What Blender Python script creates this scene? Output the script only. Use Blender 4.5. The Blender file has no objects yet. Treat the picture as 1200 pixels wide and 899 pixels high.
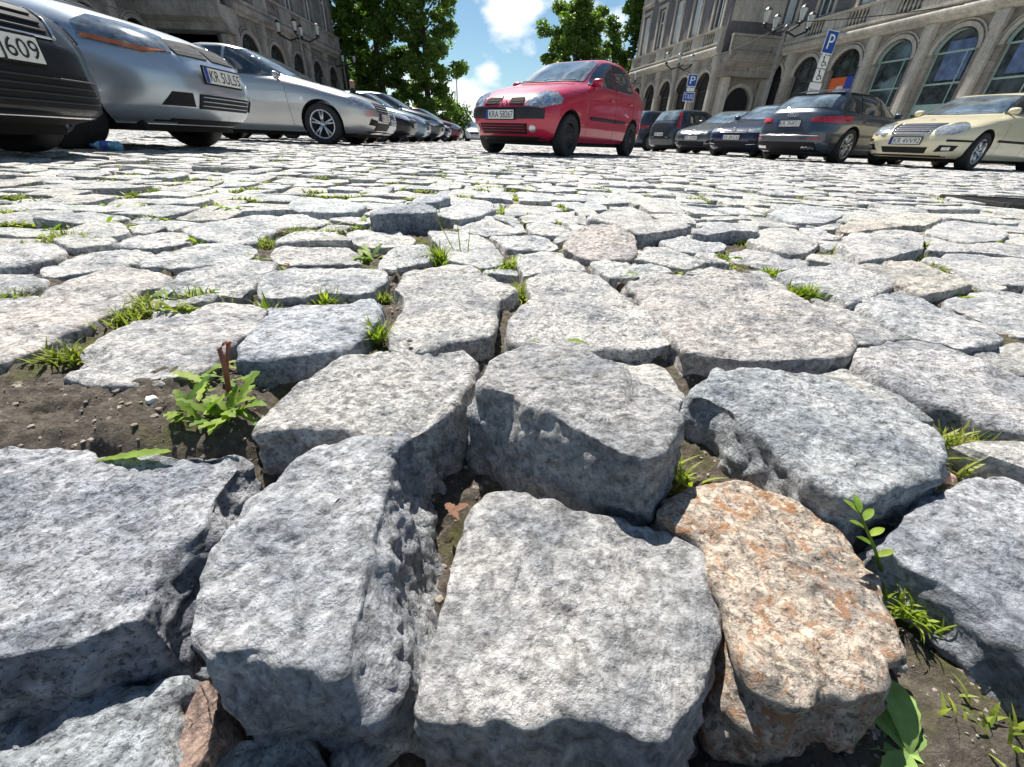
import bpy, bmesh, math, random
import numpy as np
from mathutils import Vector, Matrix
from mathutils.bvhtree import BVHTree
from mathutils.geometry import delaunay_2d_cdt

SC = bpy.context.scene
COL = SC.collection
R = math.radians
# ------------------------------------------------------------ camera
F, PITCH, ROLL, CAMH = 470.0, R(31.2), R(2.35), 0.20
CXP, CYP = 600.0, 449.5
FW = np.array([0, math.cos(PITCH), -math.sin(PITCH)])
_r0 = np.array([1.0, 0, 0]); _u0 = np.array([0, math.sin(PITCH), math.cos(PITCH)])
RT = math.cos(ROLL) * _r0 + math.sin(ROLL) * _u0
UP = -math.sin(ROLL) * _r0 + math.cos(ROLL) * _u0
cam_d = bpy.data.cameras.new('camera'); cam = bpy.data.objects.new('camera', cam_d); COL.objects.link(cam)
cam_d.sensor_width = 36; cam_d.lens = 36 * F / 1200.0; cam_d.clip_start = 0.01; cam_d.clip_end = 3000
m = Matrix.Identity(4)
for i in range(3):
    m[i][0] = RT[i]; m[i][1] = UP[i]; m[i][2] = -FW[i]
m[2][3] = CAMH
cam.matrix_world = m
SC.camera = cam
# ------------------------------------------------------------ light
SUN_AZ, SUN_EL = R(-22), R(56)
world = bpy.data.worlds.new('World'); SC.world = world; world.use_nodes = True
wn = world.node_tree.nodes; wl = world.node_tree.links
wn.clear()
wo = wn.new('ShaderNodeOutputWorld'); wb = wn.new('ShaderNodeBackground'); wb.inputs[1].default_value = 0.052
sky = wn.new('ShaderNodeTexSky'); sky.sky_type = 'NISHITA'; sky.sun_disc = False
sky.sun_elevation = SUN_EL; sky.sun_rotation = SUN_AZ; sky.air_density = 1.0; sky.dust_density = 0.25; sky.ozone_density = 1.6
tc = wn.new('ShaderNodeTexCoord')
def W(kind, **kw):
    n = wn.new(kind)
    for k, v in kw.items(): setattr(n, k, v)
    return n
# clouds: noise in sky direction, thickened round a few chosen directions
mp = W('ShaderNodeMapping'); mp.inputs['Scale'].default_value = (1, 1, 1.9)
wl.new(tc.outputs['Generated'], mp.inputs[0])
nz = W('ShaderNodeTexNoise'); nz.inputs['Scale'].default_value = 6.5; nz.inputs['Detail'].default_value = 9; nz.inputs['Roughness'].default_value = 0.55
wl.new(mp.outputs[0], nz.inputs[0])
def pixdir(u, v):
    d = FW + RT * (u - CXP) / F + UP * (CYP - v) / F
    return d / np.linalg.norm(d)
acc = None
for (u, v, size, w_) in ((603, 22, .088, .30), (622, 44, .06, .24), (572, 82, .045, .20), (545, 135, .11, .17), (470, 150, .2, .12), (700, 120, .2, .06), (560, -150, .3, .12), (900, -300, .5, .16), (200, -250, .45, .15)):
    d = pixdir(u, v)
    dn = W('ShaderNodeVectorMath', operation='DISTANCE'); dn.inputs[1].default_value = tuple(d)
    nrm = W('ShaderNodeVectorMath', operation='NORMALIZE'); wl.new(tc.outputs['Generated'], nrm.inputs[0]); wl.new(nrm.outputs[0], dn.inputs[0])
    mr = W('ShaderNodeMapRange'); mr.inputs[1].default_value = 0; mr.inputs[2].default_value = size; mr.inputs[3].default_value = w_; mr.inputs[4].default_value = 0
    mr.interpolation_type = 'SMOOTHSTEP'
    wl.new(dn.outputs['Value'], mr.inputs[0])
    if acc is None: acc = mr.outputs[0]
    else:
        mx = W('ShaderNodeMath', operation='MAXIMUM'); wl.new(acc, mx.inputs[0]); wl.new(mr.outputs[0], mx.inputs[1]); acc = mx.outputs[0]
ad = W('ShaderNodeMath', operation='ADD'); wl.new(nz.outputs[0], ad.inputs[0]); wl.new(acc, ad.inputs[1])
cr = W('ShaderNodeValToRGB'); cr.color_ramp.elements[0].position = .575; cr.color_ramp.elements[1].position = .74
cr.color_ramp.elements[0].color = (0, 0, 0, 1); cr.color_ramp.elements[1].color = (1, 1, 1, 1)
wl.new(ad.outputs[0], cr.inputs[0])
mix = W('ShaderNodeMixRGB'); mix.inputs[2].default_value = (12, 12.4, 12.9, 1)
tint = W('ShaderNodeMixRGB', blend_type='MULTIPLY'); tint.inputs[0].default_value = 1; tint.inputs[2].default_value = (.84, 1.0, 1.02, 1)
wl.new(sky.outputs[0], tint.inputs[1])
wl.new(cr.outputs[0], mix.inputs[0]); wl.new(tint.outputs[0], mix.inputs[1]); wl.new(mix.outputs[0], wb.inputs[0]); wl.new(wb.outputs[0], wo.inputs[0])
sl = bpy.data.lights.new('sun', 'SUN'); sl.energy = 5.0; sl.angle = R(.53); sl.color = (1, .955, .88)
so = bpy.data.objects.new('sun', sl); COL.objects.link(so)
sd = Vector((math.sin(SUN_AZ) * math.cos(SUN_EL), math.cos(SUN_AZ) * math.cos(SUN_EL), math.sin(SUN_EL)))
so.rotation_euler = sd.to_track_quat('Z', 'Y').to_euler(); so.location = sd * 60
SC.view_settings.view_transform = 'Standard'; SC.view_settings.look = 'None'; SC.view_settings.gamma = 1
SC.view_settings.exposure = 0.98
SC.cycles.use_denoising = True
SC.cycles.max_bounces = 6

# ------------------------------------------------------------ helpers
def ray(u, v): return FW + RT * (u - CXP) / F + UP * (CYP - v) / F
def ground(u, v, z=0.0):
    d = ray(u, v); t = (z - CAMH) / d[2]; return (d[0] * t, d[1] * t)
def at_y(u, v, Y):
    d = ray(u, v); t = Y / d[1]; return (d[0] * t, Y, CAMH + d[2] * t)

def tag(o, label=None, cat=None, group=None, kind=None):
    if label: o['label'] = label
    if cat: o['category'] = cat
    if group: o['group'] = group
    if kind: o['kind'] = kind
    return o
def empty(name, loc=(0, 0, 0), rz=0):
    o = bpy.data.objects.new(name, None); COL.objects.link(o); o.location = loc; o.rotation_euler = (0, 0, rz); o.empty_display_size = .2
    return o
def mesh_obj(name, verts, faces, mats, parent=None, smooth=False, loc=None, midx=None):
    me = bpy.data.meshes.new(name)
    v = np.asarray(verts, dtype=np.float64)
    if loc is not None: v = v - np.asarray(loc, float)
    me.from_pydata(v.tolist(), [], [list(map(int, f)) for f in faces])
    if not isinstance(mats, (list, tuple)): mats = [mats]
    for mm in mats: me.materials.append(mm)
    if midx is not None: me.polygons.foreach_set('material_index', np.asarray(midx, dtype=np.int32))
    if smooth: me.polygons.foreach_set('use_smooth', np.ones(len(me.polygons), dtype=bool))
    me.update()
    o = bpy.data.objects.new(name, me); COL.objects.link(o)
    if parent is not None: o.parent = parent
    if loc is not None: o.location = tuple(float(a) for a in loc)
    return o

class MB:
    """collects shapes into one mesh"""
    def __init__(s): s.v = []; s.f = []; s.m = []; s.mi = 0
    def add(s, vs, fs):
        b = len(s.v); s.v += [tuple(p) for p in vs]; s.f += [[b + i for i in f] for f in fs]; s.m += [s.mi] * len(fs); return s
    def box(s, c, d, rz=0, bev=0.0):
        x, y, z = d[0] / 2, d[1] / 2, d[2] / 2
        if bev <= 0:
            vs = [(-x, -y, -z), (x, -y, -z), (x, y, -z), (-x, y, -z), (-x, -y, z), (x, -y, z), (x, y, z), (-x, y, z)]
            fs = [(0, 3, 2, 1), (4, 5, 6, 7), (0, 1, 5, 4), (1, 2, 6, 5), (2, 3, 7, 6), (3, 0, 4, 7)]
        else:
            bm = bmesh.new(); bmesh.ops.create_cube(bm, size=1)
            for vv in bm.verts: vv.co = Vector((vv.co.x * d[0], vv.co.y * d[1], vv.co.z * d[2]))
            bmesh.ops.bevel(bm, geom=bm.edges[:], offset=bev, segments=2, affect='EDGES')
            bm.verts.index_update()
            vs = [tuple(vv.co) for vv in bm.verts]; fs = [[vv.index for vv in ff.verts] for ff in bm.faces]; bm.free()
        ca, sa = math.cos(rz), math.sin(rz)
        return s.add([(c[0] + a * ca - b * sa, c[1] + a * sa + b * ca, c[2] + e) for a, b, e in vs], fs)
    def tube(s, pts, r, n=8, cap=True):
        pts = [Vector(p) for p in pts]; rr = r if isinstance(r, (list, tuple)) else [r] * len(pts)
        vs = []; fs = []
        ref = Vector((0, 0, 1))
        for i, p in enumerate(pts):
            t = (pts[min(i + 1, len(pts) - 1)] - pts[max(i - 1, 0)])
            if t.length < 1e-9: t = Vector((0, 0, 1))
            t.normalize(); rf = ref if abs(t.dot(ref)) < .95 else Vector((1, 0, 0))
            a = t.cross(rf).normalized(); b = t.cross(a)
            for k in range(n):
                th = 2 * math.pi * k / n; vs.append(tuple(p + (a * math.cos(th) + b * math.sin(th)) * rr[i]))
        for i in range(len(pts) - 1):
            for k in range(n):
                fs.append((i * n + k, i * n + (k + 1) % n, (i + 1) * n + (k + 1) % n, (i + 1) * n + k))
        if cap: fs.append(list(range(n))[::-1]); fs.append([(len(pts) - 1) * n + k for k in range(n)])
        return s.add(vs, fs)
    def lathe(s, prof, n=24, axis='Z', c=(0, 0, 0), a0=0, a1=2 * math.pi):
        vs = []; fs = []; full = abs(a1 - a0 - 2 * math.pi) < 1e-6; nn = n if full else n + 1
        for k in range(nn):
            th = a0 + (a1 - a0) * k / n
            for (r, h) in prof:
                x, y = r * math.cos(th), r * math.sin(th)
                p = (x, y, h) if axis == 'Z' else ((x, h, y) if axis == 'Y' else (h, x, y))
                vs.append((p[0] + c[0], p[1] + c[1], p[2] + c[2]))
        L = len(prof)
        for k in range(n):
            k2 = (k + 1) % nn
            for i in range(L - 1): fs.append((k * L + i, k2 * L + i, k2 * L + i + 1, k * L + i + 1))
        return s.add(vs, fs)
    def prism(s, poly, o, ux, uy, un, t):
        """polygon (a,b) in the plane o+a*ux+b*uy, thickness t along un"""
        o, ux, uy, un = Vector(o), Vector(ux), Vector(uy), Vector(un)
        n = len(poly); vs = [tuple(o + ux * a + uy * b) for a, b in poly] + [tuple(o + ux * a + uy * b + un * t) for a, b in poly]
        fs = [list(range(n))[::-1], [n + i for i in range(n)]] + [(i, (i + 1) % n, n + (i + 1) % n, n + i) for i in range(n)]
        return s.add(vs, fs)
    def build(s, name, mats, parent=None, smooth=False, loc=None):
        return mesh_obj(name, s.v, s.f, mats, parent, smooth, loc, s.m if isinstance(mats, (list, tuple)) else None)

# ------------------------------------------------------------ materials
def newmat(name):
    mt = bpy.data.materials.new(name); mt.use_nodes = True; return mt, mt.node_tree.nodes, mt.node_tree.links, mt.node_tree.nodes['Principled BSDF']
def ramp(N, stops, interp='LINEAR'):
    r = N.new('ShaderNodeValToRGB'); r.color_ramp.interpolation = interp
    while len(r.color_ramp.elements) < len(stops): r.color_ramp.elements.new(.5)
    for e, (p, c) in zip(r.color_ramp.elements, stops): e.position = p; e.color = (c[0], c[1], c[2], 1) if isinstance(c, (tuple, list)) else (c, c, c, 1)
    return r
def noise(N, L, co, sc, det=4, ro=.55, dist=0):
    n = N.new('ShaderNodeTexNoise'); n.inputs['Scale'].default_value = sc; n.inputs['Detail'].default_value = det; n.inputs['Roughness'].default_value = ro; n.inputs['Distortion'].default_value = dist
    if co is not None: L.new(co, n.inputs['Vector'])
    return n
def mixc(N, L, fac, a, b, mode='MIX'):
    x = N.new('ShaderNodeMixRGB'); x.blend_type = mode
    for i, q in enumerate((fac, a, b)):
        if hasattr(q, 'is_linked') or hasattr(q, 'links'): L.new(q, x.inputs[i])
        else: x.inputs[i].default_value = q if i == 0 else (q[0], q[1], q[2], 1)
    return x
def bump(N, L, bs, h, strength, dist):
    b = N.new('ShaderNodeBump'); b.inputs['Strength'].default_value = strength; b.inputs['Distance'].default_value = dist
    L.new(h, b.inputs['Height']); L.new(b.outputs[0], bs.inputs['Normal']); return b
def simple(name, col, rough=.5, metal=0, var=.12, scale=8, coat=0, bumps=0, spec=.5, emit=None):
    mt, N, L, b = newmat(name)
    tcn = N.new('ShaderNodeTexCoord'); n = noise(N, L, tcn.outputs['Object'], scale, 5)
    rp = ramp(N, [(.25, 1 - var), (.75, 1 + var)]); L.new(n.outputs[0], rp.inputs[0])
    mx = mixc(N, L, 1.0, (col[0], col[1], col[2]), rp.outputs[0], 'MULTIPLY'); L.new(mx.outputs[0], b.inputs['Base Color'])
    b.inputs['Roughness'].default_value = rough; b.inputs['Metallic'].default_value = metal
    b.inputs['Coat Weight'].default_value = coat; b.inputs['Coat Roughness'].default_value = .04; b.inputs['Specular IOR Level'].default_value = spec
    if bumps: bump(N, L, b, n.outputs[0], .5, bumps)
    return mt

def granite(name, rust=0.0):
    mt, N, L, b = newmat(name)
    tcn = N.new('ShaderNodeTexCoord'); oi = N.new('ShaderNodeObjectInfo'); geo = N.new('ShaderNodeNewGeometry')
    off = N.new('ShaderNodeVectorMath'); off.operation = 'MULTIPLY_ADD'
    off.inputs[1].default_value = (1, 1, 1)
    L.new(tcn.outputs['Object'], off.inputs[0])
    cmb = N.new('ShaderNodeCombineXYZ'); ml = N.new('ShaderNodeMath'); ml.operation = 'MULTIPLY'; ml.inputs[1].default_value = 37
    L.new(oi.outputs['Random'], ml.inputs[0]); L.new(ml.outputs[0], cmb.inputs[0]); L.new(ml.outputs[0], cmb.inputs[2]); L.new(cmb.outputs[0], off.inputs[2])
    co = off.outputs[0]
    big = noise(N, L, co, 16, 3, .5); med = noise(N, L, co, 120, 4, .6, .4); fin = noise(N, L, co, 330, 3, .6)
    vor = N.new('ShaderNodeTexVoronoi'); vor.inputs['Scale'].default_value = 420; L.new(co, vor.inputs['Vector'])
    c1 = ramp(N, [(.36, .30), (.45, .48), (.55, .62), (.66, .80)]); L.new(med.outputs[0], c1.inputs[0])
    spk = ramp(N, [(.385, .28), (.435, .85), (.5, 1.0)]); L.new(fin.outputs[0], spk.inputs[0])
    gr = N.new('ShaderNodeMapRange'); gr.inputs[3].default_value = .35; gr.inputs[4].default_value = .85; L.new(oi.outputs['Random'], gr.inputs[0])
    a = mixc(N, L, gr.outputs[0], c1.outputs[0], spk.outputs[0], 'MULTIPLY')
    vr = ramp(N, [(0, .70), (.35, .88), (.8, 1.0)]); L.new(vor.outputs['Color'], vr.inputs[0])
    a = mixc(N, L, .75, a.outputs[0], vr.outputs[0], 'MULTIPLY')
    bg = ramp(N, [(.34, (.62, .64, .67)), (.5, (.94, .935, .92)), (.66, (1.14, 1.10, 1.05))]); L.new(big.outputs[0], bg.inputs[0])
    a = mixc(N, L, 1.0, a.outputs[0], bg.outputs[0], 'MULTIPLY')
    # lichen and dirt stains in larger soft patches
    st = noise(N, L, co, 44, 6, .7); sr = ramp(N, [(.555, 0), (.66, .6)]); L.new(st.outputs[0], sr.inputs[0])
    a = mixc(N, L, sr.outputs[0], a.outputs[0], (.17, .165, .155))
    if rust:
        rn = noise(N, L, co, 64, 8, .75, .9); rr = ramp(N, [(.50, 0), (.60, .8)]); L.new(rn.outputs[0], rr.inputs[0])
        a = mixc(N, L, .8, a.outputs[0], (1.06, .97, .86), 'MULTIPLY')
        a = mixc(N, L, rr.outputs[0], a.outputs[0], (.40, .20, .085))
        wn2 = noise(N, L, co, 190, 2); wr = ramp(N, [(.60, 0), (.68, .9)]); L.new(wn2.outputs[0], wr.inputs[0])
        a = mixc(N, L, wr.outputs[0], a.outputs[0], (.72, .66, .56))
    tr = ramp(N, [(0, (.80, .80, .82)), (.5, (1, 1, 1)), (.8, (1.0, .98, .94)), (1, (1.12, 1.08, 1.02))]); L.new(geo.outputs['Random Per Island'], tr.inputs[0])
    a = mixc(N, L, 1.0, a.outputs[0], tr.outputs[0], 'MULTIPLY')
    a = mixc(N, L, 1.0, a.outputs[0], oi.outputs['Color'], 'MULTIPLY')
    # dirt that clings low on the sides of a sett
    sx = N.new('ShaderNodeSeparateXYZ'); L.new(geo.outputs['Position'], sx.inputs[0])
    L.new(a.outputs[0], b.inputs['Base Color'])
    b.inputs['Roughness'].default_value = .72; b.inputs['Specular IOR Level'].default_value = .35
    bn = noise(N, L, co, 210, 6, .7); bn2 = noise(N, L, co, 55, 3, .6)
    s2 = N.new('ShaderNodeMath'); s2.operation = 'MULTIPLY_ADD'; s2.inputs[1].default_value = 1.5; L.new(bn2.outputs[0], s2.inputs[0]); L.new(bn.outputs[0], s2.inputs[2])
    bump(N, L, b, s2.outputs[0], 1.0, .0065)
    return mt
M = {}
M['granite'] = granite('granite'); M['granite_rust'] = granite('granite_rust', 1)

def soil_mat(name, moss, scale=1.0):
    mt, N, L, b = newmat(name)
    tcn = N.new('ShaderNodeTexCoord'); co = tcn.outputs['Object']
    n1 = noise(N, L, co, 110 * scale, 8, .75); n2 = noise(N, L, co, 9 * scale, 4, .6)
    c = ramp(N, [(.32, (.055, .045, .036)), (.5, (.13, .105, .082)), (.68, (.25, .21, .165))]); L.new(n1.outputs[0], c.inputs[0])
    mr = ramp(N, [(moss, 0), (moss + .10, .9)]); L.new(n2.outputs[0], mr.inputs[0])
    n3 = noise(N, L, co, 200 * scale, 3); gc = ramp(N, [(.3, (.06, .065, .015)), (.7, (.20, .20, .045))]); L.new(n3.outputs[0], gc.inputs[0])
    a = mixc(N, L, mr.outputs[0], c.outputs[0], gc.outputs[0]); L.new(a.outputs[0], b.inputs['Base Color'])
    b.inputs['Roughness'].default_value = .95; bump(N, L, b, n1.outputs[0], 1, .012 / scale); return mt
M['soil'] = soil_mat('soil', .52)
def far_ground_mat():
    mt, N, L, b = newmat('ground')
    tcn = N.new('ShaderNodeTexCoord'); co = tcn.outputs['Object']
    br = N.new('ShaderNodeTexBrick'); br.inputs['Scale'].default_value = 1; br.inputs['Brick Width'].default_value = .17; br.inputs['Row Height'].default_value = .135; br.inputs['Mortar Size'].default_value = .008
    br.inputs['Color1'].default_value = (.42, .41, .40, 1); br.inputs['Color2'].default_value = (.26, .26, .27, 1); br.inputs['Mortar'].default_value = (.10, .09, .05, 1)
    dn = noise(N, L, co, 3, 3); ds = mixc(N, L, .06, co, dn.outputs['Color'], 'ADD')
    L.new(ds.outputs[0], br.inputs['Vector'])
    n1 = noise(N, L, co, 60, 6, .7); c = ramp(N, [(.3, (.10, .085, .068)), (.7, (.26, .22, .17))]); L.new(n1.outputs[0], c.inputs[0])
    n2 = noise(N, L, co, 2.6, 6, .65); mr = ramp(N, [(.42, 0), (.55, .9)]); L.new(n2.outputs[0], mr.inputs[0])
    near = mixc(N, L, mr.outputs[0], c.outputs[0], (.16, .155, .06))
    ln = N.new('ShaderNodeVectorMath'); ln.operation = 'LENGTH'; L.new(co, ln.inputs[0])
    rr = N.new('ShaderNodeMapRange'); rr.inputs[1].default_value = 19.5; rr.inputs[2].default_value = 20.5; L.new(ln.outputs['Value'], rr.inputs[0])
    a = mixc(N, L, rr.outputs[0], near.outputs[0], br.outputs[0]); L.new(a.outputs[0], b.inputs['Base Color'])
    b.inputs['Roughness'].default_value = .9; bump(N, L, b, n1.outputs[0], .8, .005); return mt
M['ground'] = far_ground_mat()
def leaf_mat(name, c1, c2, trans=.35, rough=.5, scale=30):
    mt, N, L, b = newmat(name)
    geo = N.new('ShaderNodeNewGeometry'); tcn = N.new('ShaderNodeTexCoord')
    r1 = ramp(N, [(0, c1), (1, c2)]); L.new(geo.outputs['Random Per Island'], r1.inputs[0])
    n = noise(N, L, tcn.outputs['Object'], scale, 3); rr = ramp(N, [(.3, .75), (.7, 1.25)]); L.new(n.outputs[0], rr.inputs[0])
    a = mixc(N, L, 1.0, r1.outputs[0], rr.outputs[0], 'MULTIPLY'); L.new(a.outputs[0], b.inputs['Base Color'])
    b.inputs['Roughness'].default_value = rough; b.inputs['Specular IOR Level'].default_value = .3
    tr = N.new('ShaderNodeBsdfTranslucent'); t2 = mixc(N, L, 1.0, a.outputs[0], (1.25, 1.4, .6), 'MULTIPLY'); L.new(t2.outputs[0], tr.inputs[0])
    ms = N.new('ShaderNodeMixShader'); ms.inputs[0].default_value = trans; L.new(b.outputs[0], ms.inputs[1]); L.new(tr.outputs[0], ms.inputs[2])
    L.new(ms.outputs[0], N['Material Output'].inputs[0]); return mt
M['grass'] = leaf_mat('grass', (.12, .19, .02), (.34, .40, .06), .45)
M['moss'] = leaf_mat('moss', (.11, .17, .025), (.36, .37, .08), .35)
M['leaf'] = leaf_mat('leaf', (.08, .17, .022), (.26, .34, .045), .4, .6, 140)
M['leaf_big'] = leaf_mat('leaf_big', (.20, .33, .09), (.30, .42, .13), .35, .7, 90)
M['foliage'] = leaf_mat('foliage', (.05, .11, .016), (.13, .21, .035), .38, .45, 1.2)
M['foliage2'] = leaf_mat('foliage_pale', (.08, .155, .025), (.18, .26, .055), .4, .45, 1.2)
M['bark'] = simple('bark', (.06, .05, .042), .95, var=.4, scale=6, bumps=.03)
M['dry'] = simple('dry_leaf', (.13, .06, .032), .8, var=.3, scale=200)
M['redstalk'] = simple('red_stalk', (.22, .07, .045), .55, var=.3, scale=150)
M['tyre'] = simple('tyre', (.018, .018, .019), .8, var=.2, scale=20)
M['rim'] = simple('rim', (.55, .56, .58), .3, .85, var=.05)
M['darkrim'] = simple('dark_rim', (.03, .03, .033), .55, .2)
M['black'] = simple('black_plastic', (.012, .012, .014), .6, spec=.2)
M['greyplastic'] = simple('grey_plastic', (.032, .034, .038), .6, spec=.25)
M['under'] = simple('underbody', (.01, .01, .01), .9)
M['chrome'] = simple('chrome', (.75, .76, .78), .12, 1, var=.03)
M['plate'] = simple('plate_white', (.72, .72, .68), .4, var=.03)
M['ink'] = simple('ink', (.012, .012, .014), .5)
M['eublue'] = simple('plate_blue', (.01, .05, .32), .4)
M['white'] = simple('white_paint', (.8, .8, .78), .4, var=.03)
def glass_dark(name, col, rough=.03):
    mt, N, L, b = newmat(name); b.inputs['Base Color'].default_value = (*col, 1); b.inputs['Roughness'].default_value = rough
    tcn = N.new('ShaderNodeTexCoord'); n = noise(N, L, tcn.outputs['Object'], 2.5, 3); rp = ramp(N, [(.35, (col[0] * .4, col[1] * .4, col[2] * .4)), (.65, (col[0] * 1.7, col[1] * 1.7, col[2] * 1.7))]); L.new(n.outputs[0], rp.inputs[0]); L.new(rp.outputs[0], b.inputs['Base Color'])
    b.inputs['Coat Weight'].default_value = 1; b.inputs['Coat Roughness'].default_value = .02; b.inputs['Specular IOR Level'].default_value = .9; return mt
M['glass'] = glass_dark('car_glass', (.02, .026, .03))
M['glass_ws'] = glass_dark('windscreen_glass', (.11, .14, .16), .02)  # base colour lightened to stand in for sky reflected in the screen
M['wglass'] = glass_dark('window_glass', (.05, .065, .07), .06)
M['lamp_clear'] = simple('headlight', (.42, .45, .47), .12, .55, var=.5, scale=22, coat=1)
M['lamp_dark'] = simple('headlight_dark', (.10, .11, .12), .12, .5, var=.7, scale=26, coat=1)
M['lamp_red'] = simple('taillight', (.42, .012, .02), .15, 0, var=.35, scale=20, coat=1)
M['lamp_amber'] = simple('indicator', (.5, .13, .03), .2, 0, var=.3, scale=20, coat=1)
def paint(name, col, metal=.5, flake=True):
    return simple(name, col, .32 if metal else .3, metal, var=.05, scale=3, coat=.7)
M['p_red'] = paint('paint_red', (.46, .008, .045), .1)
M['p_silver'] = paint('paint_silver', (.42, .47, .53), .65)
M['p_silver2'] = paint('paint_warm_silver', (.48, .48, .47), .65)
M['p_black'] = simple('paint_black', (.008, .010, .015), .35, 0, var=.05, coat=.35, spec=.3)
M['p_navy'] = paint('paint_navy', (.012, .022, .06), .3)
M['p_dkgrey'] = paint('paint_dark_grey', (.045, .055, .065), .5)
M['p_greyblue'] = paint('paint_grey_blue', (.06, .075, .10), .5)
M['p_midgrey'] = paint('paint_mid_grey', (.12, .13, .135), .6)
M['p_cream'] = paint('paint_cream', (.66, .60, .42), 0)
M['p_white'] = paint('paint_white', (.75, .76, .78), 0)
M['p_maroon'] = paint('paint_maroon', (.10, .008, .025), .3)
M['p_blue'] = paint('paint_pale_blue', (.18, .26, .34), .5)
M['iron'] = simple('cast_iron', (.06, .057, .055), .6, .6, var=.3, scale=60, bumps=.002)
M['lampmetal'] = simple('lamp_metal', (.022, .022, .024), .5, .5)
M['milk'] = simple('lantern_glass', (.42, .46, .45), .2, 0, coat=.5)
M['polemetal'] = simple('pole_metal', (.20, .195, .19), .5, .5, var=.2)
M['signblue'] = simple('sign_blue', (.01, .07, .34), .4)
M['skin'] = simple('skin', (.42, .24, .17), .6, var=.08)
M['cloth'] = simple('dark_cloth', (.02, .025, .035), .9)
M['orange'] = simple('banner_orange', (.75, .14, .03), .6)
M['bannerblue'] = simple('banner_blue', (.03, .07, .42), .6)
M['curtain'] = simple('curtain_white', (.62, .68, .68), .7)
def stone_wall(name, c, dark, courses=True):
    mt, N, L, b = newmat(name)
    tcn = N.new('ShaderNodeTexCoord'); co = tcn.outputs['Object']
    n1 = noise(N, L, co, .9, 6, .65); n2 = noise(N, L, co, 12, 6, .7)
    mpn = N.new('ShaderNodeMapping'); mpn.inputs['Scale'].default_value = (3.5, 3.5, .25); L.new(co, mpn.inputs[0])
    n3 = noise(N, L, mpn.outputs[0], 1.2, 5, .6)
    r1 = ramp(N, [(.3, dark), (.68, c)]); L.new(n1.outputs[0], r1.inputs[0])
    r2 = ramp(N, [(.3, .72), (.7, 1.2)]); L.new(n2.outputs[0], r2.inputs[0])
    r3 = ramp(N, [(.35, .55), (.58, 1.05)]); L.new(n3.outputs[0], r3.inputs[0])
    a = mixc(N, L, 1, r1.outputs[0], r2.outputs[0], 'MULTIPLY'); a = mixc(N, L, .45, a.outputs[0], r3.outputs[0], 'MULTIPLY')
    sx = N.new('ShaderNodeSeparateXYZ'); cb = N.new('ShaderNodeCombineXYZ'); L.new(co, sx.inputs[0]); L.new(sx.outputs[1], cb.inputs[0]); L.new(sx.outputs[2], cb.inputs[1])
    br = N.new('ShaderNodeTexBrick'); br.inputs['Scale'].default_value = 1; br.inputs['Brick Width'].default_value = 1.15; br.inputs['Row Height'].default_value = .46; br.inputs['Mortar Size'].default_value = .012
    br.inputs['Color1'].default_value = (1, 1, 1, 1); br.inputs['Color2'].default_value = (.84, .83, .82, 1); br.inputs['Mortar'].default_value = (.45, .43, .41, 1); L.new(cb.outputs[0], br.inputs['Vector'])
    if courses: a = mixc(N, L, .8, a.outputs[0], br.outputs[0], 'MULTIPLY')
    L.new(a.outputs[0], b.inputs['Base Color']); b.inputs['Roughness'].default_value = .9; bump(N, L, b, n2.outputs[0], .6, .03); return mt
M['wallR'] = stone_wall('stone_wall', (.42, .38, .32), (.23, .21, .185))
M['trimR'] = stone_wall('stone_trim', (.62, .57, .48), (.38, .355, .31), False)
M['plasterR'] = stone_wall('dark_render', (.22, .205, .205), (.13, .122, .124), False)
M['wallL'] = stone_wall('dark_stone_wall', (.32, .295, .27), (.15, .14, .132))  # left-hand stone, a darker grey-brown tone than the right-hand walls
M['trimL'] = stone_wall('dark_stone_trim', (.46, .425, .38), (.22, .205, .19), False)
M['roof'] = simple('roof', (.08, .07, .07), .8, var=.3)
M['interior'] = simple('dark_interior', (.02, .02, .022), .9)
# ------------------------------------------------------------ numpy noise
def _hash(ix, iy, iz, seed):
    n = (ix * 374761393 + iy * 668265263 + iz * 2147483647 + seed * 974634777) & 0xFFFFFFFF
    n = ((n ^ (n >> 13)) * 1274126177) & 0xFFFFFFFF
    return ((n ^ (n >> 16)) & 0xFFFF) / 65535.0 * 2 - 1
def vnoise(p, seed=0):
    p = np.asarray(p, float); i = np.floor(p).astype(np.int64); f = p - i; u = f * f * (3 - 2 * f)
    out = 0
    for dx in (0, 1):
        for dy in (0, 1):
            for dz in (0, 1):
                w = (u[:, 0] if dx else 1 - u[:, 0]) * (u[:, 1] if dy else 1 - u[:, 1]) * (u[:, 2] if dz else 1 - u[:, 2])
                out = out + w * _hash(i[:, 0] + dx, i[:, 1] + dy, i[:, 2] + dz, seed)
    return out
def fbm(p, oct=4, seed=0, gain=.5):
    a = 1; s = 0; q = np.asarray(p, float)
    for k in range(oct): s = s + a * vnoise(q, seed + k * 13); q = q * 2.03 + 5.1; a *= gain
    return s

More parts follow.
